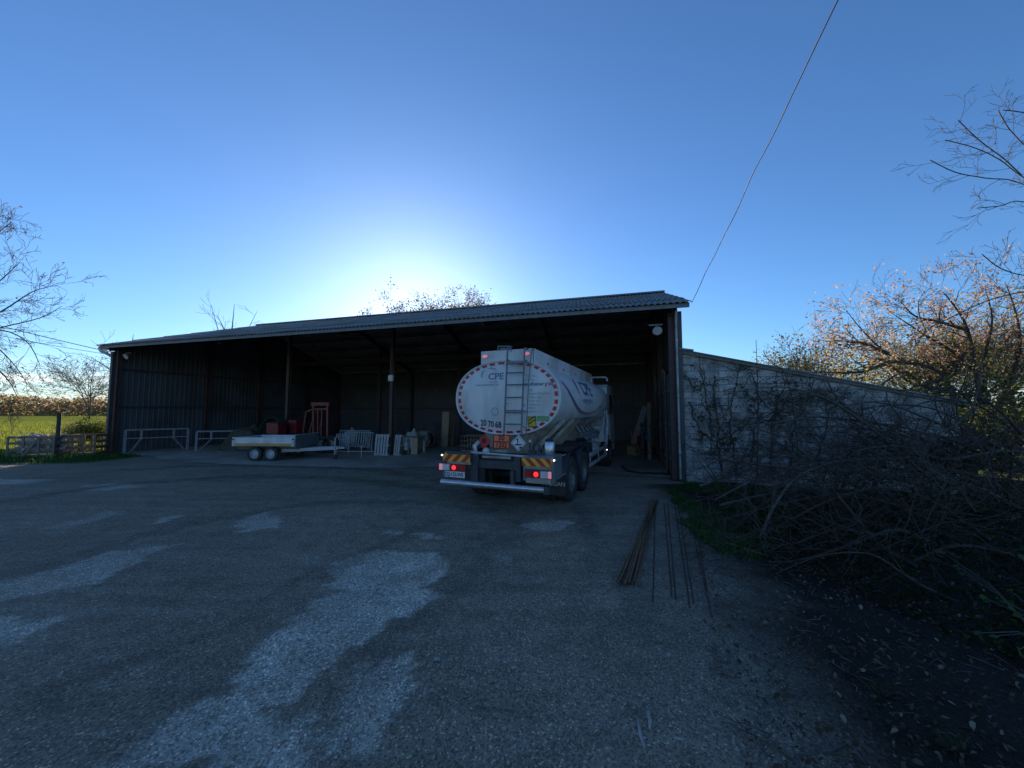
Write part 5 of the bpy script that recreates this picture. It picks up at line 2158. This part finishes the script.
for x in (-.28, .28):
    b = MB()
    b.lathe([(0, -.035), (.14, -.035), (.15, 0), (.14, .035), (0, .035)], 18, 0, Matrix.Translation((x, .06, .15)) @ Matrix.Rotation(R(90), 4, 'Y'))
    b.build('wheel', 'tyre_rubber', pr, smooth=True, auto=40)
c = at(636, 452, 18.8)
b = MB()
b.prism([(-.32, 0), (.32, 0), (.34, .40), (-.34, .40)], -.25, .25)
b.prism([(-.34, .401), (-.02, .401), (-.1, .50), (-.4, .46)], -.25, .25)
tag(b.build('cardboard_box', 'cardboard', loc=(c.x, c.y, .02), rotz=.5), 'open cardboard box on the floor by the orange cart', 'box')
for lab, px, dx, hh, dep, m, wv in (
        ('long white painted plank leaning over the cart near the right wall', 637, .9, 2.35, 20.5, 'white_timber', .28),
        ('grey plank leaning beside the white plank near the right wall', 642, .7, 2.1, 20.9, 'timber_grey', .2),
        ('pale plank standing upright by the right inside wall', 655.5, .12, 2.5, 17.0, 'timber_pale', .16)):
    a = at(px - 6, 452, dep)
    b = MB()
    b.bar((a.x, a.y, .02), (a.x + dx, a.y + .3, hh), wv, .03, up=(0, 1, 0))
    tag(b.build('plank', m), lab, 'plank')
tr_ = thing('tool_rack', 'dark steel rack of hung tools against the right inside wall', 'rack', B(BLEN - .62, 5.2, 0), BROT)
b = MB()
for y in (0, 1.6):
    b.box((.1, y, .8), (.05, .05, 1.6))
    b.box((-.25, y, .8), (.05, .05, 1.6))
for z in (.3, .85, 1.45):
    b.box((-.08, .8, z), (.42, 1.7, .03))
b.build('frame', 'black_steel', tr_)
for k in range(4):
    b = MB()
    b.lathe([(0, 0), (.12, 0), (.13, .2), (.05, .27), (.04, .32), (0, .32)], 14, 0, Matrix.Translation((-.08, .2 + k * .38, .87)))
    b.build('can', ['blue_plastic', 'red_machine', 'grey_steel', 'beige_steel'][k], tr_, smooth=True, auto=40)

# ------------------------------------------------------------------ wooden crates and fence post at the left
def slat_crate(label, a, b_, h, depth, m, diag, group, gap=None):
    d = b_ - a
    t = thing('wooden_crate', label, 'crate', (a.x, a.y, 0), math.atan2(d.y, d.x), group)
    ln = d.length
    for sy in (0, depth):
        for k in range(4):
            z = .12 + (h - .16) * k / 3
            if gap and sy == 0 and k >= 2:
                mb = MB()
                mb.box((ln * .32, sy, z), (ln * .64, .022, .12))
            else:
                mb = MB()
                mb.box((ln / 2, sy, z), (ln, .022, .10))
            mb.build('slat', m, t)
        for q in (.02, .34, .66, .98):
            mb = MB()
            mb.box((ln * q, sy - (.028 if sy == 0 else -.028), h / 2), (.09, .03, h))
            mb.build('upright', m, t)
    if diag:
        mb = MB()
        mb.bar((ln * .36, -.03, .12), (ln * .64, -.03, h - .12), .03, .10)
        mb.build('brace', m, t)
    for sx_ in (0.012, ln - .012):
        for k in range(4):
            mb = MB()
            mb.box((sx_, depth / 2, .12 + (h - .16) * k / 3), (.022, depth - .04, .10))
            mb.build('slat', m, t)
    mb = MB()
    mb.box((ln / 2, depth / 2, .10), (ln - .06, depth - .04, .03))
    mb.build('base', m, t)
    return t


ca = G(6, 458.8)
cb2 = G(54, 458.0)
slat_crate('weathered grey slatted crate with a diagonal brace at far left', ca, cb2, .98, 1.2, 'timber_grey', True, 'slatted crates at the yard edge')
slat_crate('brown slatted crate with an open corner right of the fence post', G(60, 457), G(95, 456), 1.0, 1.2, 'timber_brown', False, 'slatted crates at the yard edge', gap=True)
b = MB()
for k in range(150):
    c = ca.lerp(cb2, random.uniform(.05, .95)) + Vector((0, random.uniform(.15, 1.0), random.uniform(.16, 1.0)))
    d = Vector((random.gauss(0, 1), random.gauss(0, 1), random.gauss(0, .2))).normalized() * random.uniform(.15, .3)
    b.tube([c - d, c + d], random.uniform(.03, .06), 6)
tag(b.build('firewood', 'bleached_wood'), 'split pale firewood heaped in the grey slatted crate', 'firewood', kind='stuff')
fp = MB()
q0, q1 = G(55.5, 457.5), at(59.5, 413, G(55.5, 457.5).y)
fp.tube([q0 - Vector((0, 0, .1)), q0.lerp(q1, .5) + Vector((.02, 0, 0)), q1], [.085, .08, .075], 9)
fp.tube([q0.lerp(q1, .93) + Vector((-.1, -.03, 0)), q0.lerp(q1, .93) + Vector((.1, -.03, 0))], .008, 5)
tag(fp.build('fence_post', 'bark_dark', smooth=True, auto=40), 'leaning dark wooden fence post between the two slatted crates', 'post')

# ------------------------------------------------------------------ overhead cables
def cable(label, a, c, r, sag, m='cable_black', n=40, wob=0.0):
    b = MB()
    P = []
    for i in range(n + 1):
        q = i / n
        p_ = Vector(a).lerp(Vector(c), q) - Vector((0, 0, 4 * sag * q * (1 - q)))
        p_ += Vector((noise.noise(Vector((q * 16, 0, 0))), 0, noise.noise(Vector((q * 16, 5, 0))))) * wob
        P.append(p_)
    b.tube(P, r, 6)
    return tag(b.build('power_cable', m, smooth=True), label, 'cable')


ea = B(BLEN + .40, -.5, EAVE + .02)
e1 = at(838, 0, 4.2)
dirc = (e1 - ea)
cable('twisted black power cable rising from the right roof corner across the sky', ea, ea + dirc * 2.3, .0085, .0, n=120, wob=.03)
el = B(-.2, .0, 5.1)
cable('upper thin power cable running left from the barn corner', el, at(-60, 310, 17.0), .018, .05, 'cable_black')
cable('lower thin telephone cable running left from the barn corner', el + Vector((0, 0, -.12)), at(-60, 322, 17.0), .012, .10, 'cable_grey')

# ------------------------------------------------------------------ rusty rods on the ground
proto = None
rod_meshes = []
for k in range(3):
    b = MB()
    ln = 4.75
    P = [(random.gauss(0, .004), ln * i / 10, .012 + .003 * math.sin(i * .9 + k)) for i in range(11)]
    b.tube(P, .0085, 6)
    for i in range(110):
        y = ln * (i + .5) / 110
        b.tube([(0, y - .003, P[min(9, int(i / 11))][2]), (0, y + .003, P[min(9, int(i / 11))][2])], .0105, 5)
    rod_meshes.append(b)
g0, g1 = G(626, 585), G(655, 497)
base_rods = [rod_meshes[k].build('steel_rod', ['rust', 'rust', 'rust_dark'][k]) for k in range(3)]
hd = math.atan2(-(g1.x - g0.x), g1.y - g0.y)
used = [False] * 3
ro = random.Random(3)
for i in range(22):
    k = i % 3
    o = base_rods[k] if not used[k] else base_rods[k].copy()
    if used[k]:
        COL.objects.link(o)
    used[k] = True
    lay = i // 11
    x = (i % 11 - 5) * .021 + ro.gauss(0, .006)
    o.location = (g0.x + x, g0.y + ro.gauss(0, .03), .014 + lay * .02)
    o.rotation_euler = (0, 0, hd + ro.gauss(0, .010) + (i % 11 - 5) * .0035)
    tag(o, 'rusty reinforcing rod in the tight bundle lying on the gravel', 'steel rod', 'rusty rods in a bundle')
for i, (a, c) in enumerate((((653, 606), (655, 515)), ((672, 600), (664, 505)), ((676, 604), (668, 510)), ((690, 612), (676, 515)), ((694, 608), (680, 518)), ((712, 622), (690, 520)), ((708, 600), (697, 530)))):
    p_, q_ = G(*a), G(*c)
    o = base_rods[2].copy()
    COL.objects.link(o)
    o.location = (p_.x, p_.y, .03)
    o.rotation_euler = (0, 0, math.atan2(-(q_.x - p_.x), q_.y - p_.y))
    tag(o, 'loose dark rusty rod lying apart right of the bundle', 'steel rod', 'loose rusty rods')

# ------------------------------------------------------------------ brush pile
rb = random.Random(11)
random.seed(21)
PILE = [  # butt (px,py,depth) -> mid -> tip of the big cut branches, each a curved path
    [(1030, 470, 9.6), (960, 462, 9.4), (900, 440, 9.2), (868, 424, 9.0), (838, 398, 9.0), (826, 378, 9.0)],
    [(968, 470, 9.5), (905, 448, 9.2), (880, 440, 9.1), (850, 428, 9.0)],
    [(1010, 470, 8.6), (930, 452, 8.4), (880, 462, 8.2), (876, 500, 7.8), (868, 560, 7.0)],
    [(980, 478, 8.4), (900, 460, 8.1), (820, 464, 7.9), (760, 478, 7.8), (715, 500, 7.7)],
    [(960, 500, 7.6), (880, 474, 7.5), (800, 470, 7.5), (740, 462, 7.6), (705, 458, 7.8)],
    [(940, 480, 8.9), (870, 452, 8.7), (800, 440, 8.6), (755, 428, 8.6), (725, 412, 8.8)],
    [(930, 520, 7.0), (860, 495, 6.9), (800, 500, 6.8), (750, 512, 6.8), (722, 520, 6.8)],
    [(990, 540, 6.0), (930, 500, 6.2), (880, 488, 6.3), (830, 500, 6.3), (790, 520, 6.2)],
    [(900, 480, 8.2), (840, 455, 8.2), (810, 425, 8.4), (805, 400, 8.5)],
    [(880, 500, 7.8), (830, 470, 7.8), (790, 440, 8.0), (800, 410, 8.2), (815, 380, 8.4)],
    [(1040, 520, 6.6), (985, 490, 6.8), (930, 470, 7.0), (905, 430, 7.4)],
    [(960, 560, 5.6), (900, 530, 5.7), (850, 545, 5.6), (800, 560, 5.5), (770, 578, 5.5)],
    [(850, 540, 6.4), (830, 500, 6.5), (815, 480, 6.6), (790, 470, 6.7)],
    [(760, 545, 6.4), (775, 505, 6.6), (800, 475, 6.9), (840, 460, 7.2)],
    [(735, 530, 7.0), (770, 500, 7.1), (830, 482, 7.2), (900, 478, 7.3)],
    [(720, 505, 7.6), (790, 490, 7.5), (860, 490, 7.4), (930, 500, 7.2)],
    [(1030, 560, 5.4), (960, 545, 5.6), (905, 565, 5.4), (880, 600, 5.2)],
    [(1020, 500, 7.5), (950, 488, 7.4), (900, 500, 7.2), (860, 520, 7.0), (830, 560, 6.6)],
    [(1030, 450, 9.0), (960, 440, 8.9), (900, 452, 8.6), (840, 475, 8.3), (790, 500, 8.0)],
    [(905, 420, 9.1), (870, 448, 8.7), (845, 480, 8.3), (838, 530, 7.8)],
    [(700, 486, 8.4), (745, 470, 8.4), (800, 452, 8.5), (850, 446, 8.7)],
    [(920, 590, 5.3), (880, 545, 5.6), (850, 510, 6.0), (815, 470, 6.6), (780, 450, 7.0)],
]
for k in range(13):
    x0, y0, d0 = rb.uniform(900, 1060), rb.uniform(425, 500), rb.uniform(7.6, 9.6)
    x1, y1 = x0 - rb.uniform(110, 260), rb.uniform(385, 470)
    x1 = max(x1, 725)
    mxy = ((x0 + x1) / 2 + rb.uniform(-20, 20), min(y0, y1) - rb.uniform(-12, 30))
    d1 = d0 + rb.uniform(-.9, .4)
    PILE.append([(x0, y0, d0), ((x0 + mxy[0]) / 2, (y0 + mxy[1]) / 2 - 6, d0), (mxy[0], mxy[1], (d0 + d1) / 2), ((mxy[0] + x1) / 2, (mxy[1] + y1) / 2 - rb.uniform(-6, 10), d1), (x1, y1, d1)])
for k in range(7):
    x0, d0 = rb.uniform(930, 1050), rb.uniform(7.5, 9.3)
    PILE.append([(x0, 500, d0), (x0 + rb.uniform(-25, 15), 450, d0), (x0 + rb.uniform(-50, 30), rb.uniform(395, 420), d0), (x0 + rb.uniform(-80, 40), rb.uniform(360, 400), d0)])
for i, pl_ in enumerate(PILE):
    b, tips = MB(), []
    big = i < 5 or i in (18, 19)
    P = [at(*q) for q in pl_]
    for q in P:
        q.z = max(q.z, .05)
    limb(b, P, .085 if i < 3 else (.05 if big else .030), .014 if big else .008, 1, tips, kids=10 if big else 7, twig=1.15 if big else .85, up=-.02, wob=.4, tk=(4,), minr=.0045)
    root = P[0]
    o = b.build('cut_branch', 'cut_wood' if i % 5 in (1, 2, 4) else 'bark_grey', smooth=True)
    tag(o, ['thick crooked cut branch lying on the brush pile before the wall' if i < 3 else 'long thin cut branch tangled in the brush pile before the wall'][0], 'branch', 'thick cut branches' if i < 3 else 'cut branches in the brush pile')
# long whip arching out in front
b, tips = MB(), []
P = [at(1050, 622, 4.0), at(1000, 618, 4.2), at(935, 592, 4.5), at(905, 575, 4.6), at(870, 554, 4.8), at(820, 556, 5.0), at(768, 577, 5.2)]
limb(b, P, .02, .006, 1, tips, kids=6, twig=.5, up=.0, wob=.3, tk=(2,))
tag(b.build('cut_branch', 'cut_wood', smooth=True), 'long pale whip arching in front of the dark brush pile', 'branch')
# two thin sticks rising above the wall top
for lab, pts_ in (('thin upright shoot standing just over the wall top, left one', [(757, 480, 9.6), (758, 400, 9.8), (756, 340, 9.9)]),
                  ('thin curved shoot bending left over the wall top, right one', [(800, 470, 9.3), (792, 400, 9.5), (784, 372, 9.5), (771, 363, 9.5), (763, 351, 9.5)])):
    b, tips = MB(), []
    limb(b, [at(*q) for q in pts_], .016, .006, 0, tips, kids=4, twig=.3)
    tag(b.build('wall_shoot', 'cut_wood', smooth=True), lab, 'shoot')
# fine twigs: one tangled mass
b = MB()
for k in range(620):
    q = random.random()
    px = random.uniform(705, 1060)
    dep = random.uniform(5.4, 9.4)
    x0 = (px - 512) / FPX * dep
    top = (1.75 * math.exp(-((x0 - 8.6) / 3.2) ** 2) if dep < 8 else 1.55 * min(1, max(.3, (x0 - 4) / 3))) * (1 if dep > 6.3 else .6) + .12
    z = random.uniform(0, top)
    if x0 > 15 or x0 < 3.0:
        continue
    p_ = Vector((x0, dep, z))
    d = Vector((random.gauss(-.5, .7), random.gauss(0, .5), random.gauss(.15, .45)))
    tips = []
    grow(b, p_, d, random.uniform(.5, 1.6), random.uniform(.006, .013), 1, tips, .4, -.04, (3,), (.4, 1.0), (.35, .7), .0035)
tag(b.build('brush_twigs', 'cut_wood'), 'tangle of fine cut twigs filling the brush pile', 'twigs', kind='stuff')
# dark low undergrowth beneath and at the right
b = MB()
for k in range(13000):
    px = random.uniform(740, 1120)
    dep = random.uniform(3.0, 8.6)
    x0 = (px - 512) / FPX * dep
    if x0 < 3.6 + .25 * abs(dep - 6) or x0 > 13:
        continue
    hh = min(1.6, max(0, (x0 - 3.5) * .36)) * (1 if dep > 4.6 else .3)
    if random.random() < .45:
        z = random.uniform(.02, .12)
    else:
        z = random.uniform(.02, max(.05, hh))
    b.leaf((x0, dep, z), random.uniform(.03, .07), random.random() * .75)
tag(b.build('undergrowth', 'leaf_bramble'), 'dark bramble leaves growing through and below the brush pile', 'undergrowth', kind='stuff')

# bramble sprig at the right edge
for lab, spots in (('bramble spray with large pale green leaves at the right edge', [(978, 633, 3.3), (994, 636, 3.3), (983, 597, 3.6), (1000, 598, 3.6), (1013, 610, 3.4), (1018, 650, 3.1), (1010, 590, 3.7)]),
                   ('upper bramble spray with rounded leaves at the right edge', [(942, 552, 4.6), (956, 565, 4.5), (958, 570, 4.4), (1022, 557, 4.2)])):
    t = thing('bramble_spray', lab, 'plant')
    b = MB()
    root = at(1060, 660, 3.4)
    for px, py, dp in spots:
        q = at(px, py, dp)
        b.tube([root, root.lerp(q, .5) + Vector((0, 0, .12)), q], [.006, .005, .003], 5)
    b.build('stem', 'bark_dark', t)
    b = MB()
    for px, py, dp in spots:
        b.leaf(at(px, py, dp), .075, .95)
        b.leaf(at(px, py, dp) + Vector((.03, 0, -.04)), .065, .85)
    b.build('leaves', 'leaf_bramble', t)

# ------------------------------------------------------------------ dry ivy on the wall
iv = thing('ivy', 'dry dark ivy creeping over the left half of the block wall', 'ivy', lean.location, BROT)
b, lf = MB(), MB()
random.seed(5)


def wall_px(px, py):
    """(s, z) on the wall's face"""
    r = ray(px, py)
    o = Vector((0, 0, CAMH)) - lean.location
    nrm = BV
    k = -o.dot(nrm) / r.dot(nrm)
    q = o + r * k
    return q.dot(BU), q.z


def creep(pts_, r0, nk, lvl=1, ln=.7):
    P = [wall_px(*q) for q in pts_]
    P = [Vector((s, -.02, z)) for s, z in P]
    out = []
    for i in range(len(P) - 1):
        for k in range(5):
            q = P[i].lerp(P[i + 1], k / 5)
            out.append(q + Vector((random.gauss(0, .025), 0, random.gauss(0, .025))))
    out.append(P[-1])
    n = len(out)
    b.tube(out, [max(.005, r0 * (1 - .7 * i / n)) for i in range(n)], 5)
    for k in range(nk):
        i = random.randrange(n)
        p_ = out[i]
        a = random.uniform(0, 6.28)
        path = [p_.copy()]
        for j in range(6):
            a += random.gauss(0, .5)
            path.append(path[-1] + Vector((math.cos(a), 0, math.sin(a) + .15)) * ln / 6)
            if random.random() < .75:
                for _ in range(4):
                    q = path[-1] + Vector((random.gauss(0, .06), random.uniform(-.06, -.01), random.gauss(0, .06)))
                    if q.x > .02 and .1 < q.z < lz(q.x) + .05:
                        lf.leaf(q, random.uniform(.03, .065), random.random())
        path = [Vector((max(.02, q.x), -.02, max(.05, min(q.z, lz(max(0, q.x)))))) for q in path]
        b.tube(path, [.007, .006, .006, .005, .005, .004, .004], 4)


creep([(712, 440), (708, 410), (704, 385), (700, 366)], .02, 10)
creep([(690, 402), (694, 420), (702, 432), (712, 440), (726, 446), (735, 440)], .02, 12, ln=.35)
creep([(688, 378), (694, 388), (700, 392), (705, 380), (702, 362)], .015, 8, ln=.3)
creep([(722, 470), (718, 440), (716, 405), (714, 375)], .03, 26)
creep([(735, 475), (732, 440), (730, 410), (738, 372)], .03, 30)
creep([(750, 470), (755, 430), (760, 400), (752, 375)], .03, 34)
creep([(770, 470), (772, 430), (778, 400), (786, 380)], .03, 34)
creep([(790, 470), (792, 440), (800, 405), (812, 388)], .025, 26)
creep([(815, 470), (822, 440), (830, 410), (850, 392)], .025, 22)
creep([(840, 470), (855, 440), (868, 415), (890, 400)], .02, 14)
creep([(720, 440), (745, 425), (780, 410), (820, 398)], .02, 24)
b.build('stems', 'bark_dark', iv)
lf.build('leaves', 'leaf_ivy', iv)

# ------------------------------------------------------------------ grass
random.seed(9)


def blades(name, label, n, fn, m, h=(.08, .2), w_=.008):
    b = MB()
    for k in range(n):
        p_ = fn()
        if p_ is None:
            continue
        hh = random.uniform(*h) * random.uniform(.7, 1.1)
        a = random.uniform(0, 6.28)
        ln = Vector((math.cos(a), math.sin(a), 0)) * hh * random.uniform(.1, .6)
        s = Vector((-math.sin(a), math.cos(a), 0)) * w_ * random.uniform(.7, 1.4)
        p_ = Vector(p_)
        b.add([p_ - s, p_ + s, p_ + ln * .4 + s * .7 + Vector((0, 0, hh * .6)), p_ + ln * .4 - s * .7 + Vector((0, 0, hh * .6)), p_ + ln + Vector((0, 0, hh))], [(0, 1, 2, 3), (3, 2, 4)], 0, random.random())
    return tag(b.build(name, m), label, 'grass', kind='stuff')


GP = gp([(668, 492), (690, 484), (730, 486), (780, 492), (800, 520), (770, 560), (735, 568), (700, 545), (680, 520)])
gx0, gx1 = min(p[0] for p in GP), max(p[0] for p in GP)
gy0, gy1 = min(p[1] for p in GP), max(p[1] for p in GP)


def gfn():
    x, y = random.uniform(gx0, gx1), random.uniform(gy0, gy1)
    wx, wy = x + .25 * noise.noise(Vector((x * 1.5, y * 1.5, 0))), y + .25 * noise.noise(Vector((x * 1.5, y * 1.5, 4)))
    if not in_poly(wx, wy, GP) or noise.noise(Vector((x * 1.2, y * 1.2, 9))) < -.35 + .3 * random.random():
        return None
    return (x, y, 0)


blades('grass_patch', 'dark green grass growing at the foot of the block wall', 30000, gfn, 'grass_blade', (.07, .18), .006)


def lfn():
    x = random.uniform(-30, -17.4)
    y = random.uniform(15.5, 23)
    if y < 15.8 + .035 * (x + 20) ** 2 * (1 if x > -20 else .2) + .5 * noise.noise(Vector((x * .5, 0, 0))):
        return None
    q = Vector((x, y, 0)) - BL
    if q.dot(BU) > -.35 and q.dot(BV) > -.25:
        return None
    return (x, y, -.02)


blades('grass_verge', 'rough grass strip along the left edge of the yard', 16000, lfn, 'grass_blade', (.10, .28), .012)


def ffn():
    y = 20 + 60 * random.random() ** 2
    x = random.uniform(-1.5, -.72) * y
    q = Vector((x, y, 0)) - BL
    if q.dot(BU) > -.5 and q.dot(BV) > -.5:
        return None
    return (x, y, -.14 if y > 43 else 0)


blades('meadow_grass', 'sunlit tufts of grass in the near meadow', 30000, ffn, 'grass_sunny', (.12, .34), .03)

# ------------------------------------------------------------------ leaf litter, stones, sticks
b = MB()
for k in range(9500):
    y = 2.2 + 5.6 * random.random() ** 1.3
    x = random.uniform(1.4, 9.5)
    edge = 1.3 + .36 * (y - 2.47)
    if x < edge + random.expovariate(1.8) * .3 or (random.random() < .35 and x > 6):
        continue
    b.leaf((x, y, random.uniform(.01, .05) + .06 * max(0, noise.noise(Vector((x * .7, y * .7, 8))) + .3)), random.uniform(.015, .055), min(1, random.random() ** 1.5), up=True)
tag(b.build('leaf_litter', 'leaf_litter'), 'dead leaves scattered over the dark earth at the right', 'leaf litter', kind='stuff')

ICO = [(0, 0, 1), (.89, 0, .45), (.28, .85, .45), (-.72, .53, .45), (-.72, -.53, .45), (.28, -.85, .45), (.72, .53, -.45), (-.28, .85, -.45), (-.89, 0, -.45), (-.28, -.85, -.45), (.72, -.53, -.45), (0, 0, -1)]
ICF = [(0, 1, 2), (0, 2, 3), (0, 3, 4), (0, 4, 5), (0, 5, 1), (1, 6, 2), (2, 7, 3), (3, 8, 4), (4, 9, 5), (5, 10, 1), (1, 10, 6), (2, 6, 7), (3, 7, 8), (4, 8, 9), (5, 9, 10), (6, 11, 7), (7, 11, 8), (8, 11, 9), (9, 11, 10), (10, 11, 6)]


def stones(name, label, n, size, mname, fn):
    b = MB()
    for k in range(n):
        p_ = fn()
        if p_ is None:
            continue
        s = size[0] * (size[1] / size[0]) ** (random.random() ** 2.2)
        R_ = Matrix.Rotation(random.uniform(0, 6.28), 3, 'Z')
        sc_ = Vector((s * random.uniform(.7, 1.3), s * random.uniform(.6, 1.0), s * random.uniform(.35, .7)))
        b.add([R_ @ Vector([c * q * random.uniform(.8, 1.2) for c, q in zip(v_, sc_)]) + Vector(p_) for v_ in ICO], ICF)
    return tag(b.build(name, mname), label, 'stones', kind='stuff')


def sfn():
    y = 2.2 + 9 * random.random() ** 2
    x = random.uniform(-1.4, .9) * y
    c = .5 + noise.noise(Vector((x * .8, y * .8, 2)))
    if random.random() > c:
        return None
    return (x, y, .002)


stones('gravel', 'loose grey gravel stones strewn over the yard', 7000, (.003, .011), 'stone', sfn)
mat('stone_pale', (.50, .49, .47), (.36, .35, .34), scale=8, rough=.9)
stones('gravel', 'pale chips and pebbles on the yard', 500, (.003, .011), 'stone_pale', sfn)
for i, (px, py, s, lab) in enumerate(((437, 660, .03, 'grey rock beside the pale worn patch in the foreground'), (392, 722, .02, 'small rock below the pale worn patch in the foreground'), (432, 691, .02, 'flat stone right of the round pale patch'))):
    p_ = G(px, py)
    b = MB()
    R_ = Matrix.Rotation(i, 3, 'Z')
    b.add([R_ @ Vector((v_[0] * s * 1.2, v_[1] * s * .9, v_[2] * s * .6 + s * .3)) * random.uniform(.9, 1.1) for v_ in ICO], ICF)
    tag(b.build('rock', 'stone', bevel=.006, loc=(p_.x, p_.y, 0)), lab, 'rock')
for lab, pts_, r in (('long pale bent stick on the gravel in the foreground', [(638, 722), (640.5, 737), (644, 746), (645, 750)], .010),
                     ('short thick split stick right of the long pale one', [(648, 714), (650, 722), (649.5, 730)], .013),
                     ('thin dark twig on the gravel right of the split stick', [(664, 725), (670, 735), (672, 737)], .005),
                     ('pale flat wood chip right of the thin twig', [(674, 739.5), (679, 740.5), (684, 741)], .010),
                     ('long brown stick at the edge of the leaf litter below', [(765, 742), (790, 760), (800, 770)], .010),
                     ('pale stick lying below the brown stick in the litter', [(800, 757), (830, 752), (848, 745)], .011)):
    b = MB()
    b.tube([G(x, y) + Vector((0, 0, r * .9)) for x, y in pts_], [r * .7] + [r] * (len(pts_) - 2) + [r * .6], 7)
    tag(b.build('stick', 'bleached_wood' if 'brown' not in lab and 'dark' not in lab else 'bark_grey', smooth=True), lab, 'stick')
b = MB()
for k in range(420):
    y = 2.2 + 5.2 * random.random() ** 1.2
    x = 1.35 + .36 * (y - 2.47) + random.expovariate(.7)
    if x > 9:
        continue
    a = random.uniform(0, 3.14)
    d = Vector((math.cos(a), math.sin(a), random.uniform(0, .12))) * random.uniform(.04, .22)
    c = Vector((x, y, .012 + .06 * max(0, noise.noise(Vector((x * .7, y * .7, 8))) + .3)))
    b.tube([c - d * .5, c + Vector((random.gauss(0, .01), random.gauss(0, .01), .006)), c + d * .5], [random.uniform(.002, .006)] * 3, 4)
tag(b.build('litter_twigs', 'bark_grey'), 'broken twigs lying among the dead leaves at the right', 'twigs', kind='stuff')
# little green weeds in the litter
for lab, px, py in (('small green weed in the leaf litter at lower right', 885, 700), ('second small weed nearer the lower right corner', 955, 752)):
    t = thing('weed', lab, 'plant', G(px, py))
    b, st_ = MB(), MB()
    for k in range(40):
        a = random.uniform(0, 6.28)
        rr = random.uniform(.02, .11)
        q = Vector((math.cos(a) * rr, math.sin(a) * rr, random.uniform(.03, .10)))
        b.leaf(q, random.uniform(.02, .04), random.uniform(.4, .8), up=True)
        st_.tube([(0, 0, 0), q], .002, 3)
    b.build('leaves', 'leaf_bramble', t)
    st_.build('stems', 'bark_dark', t)
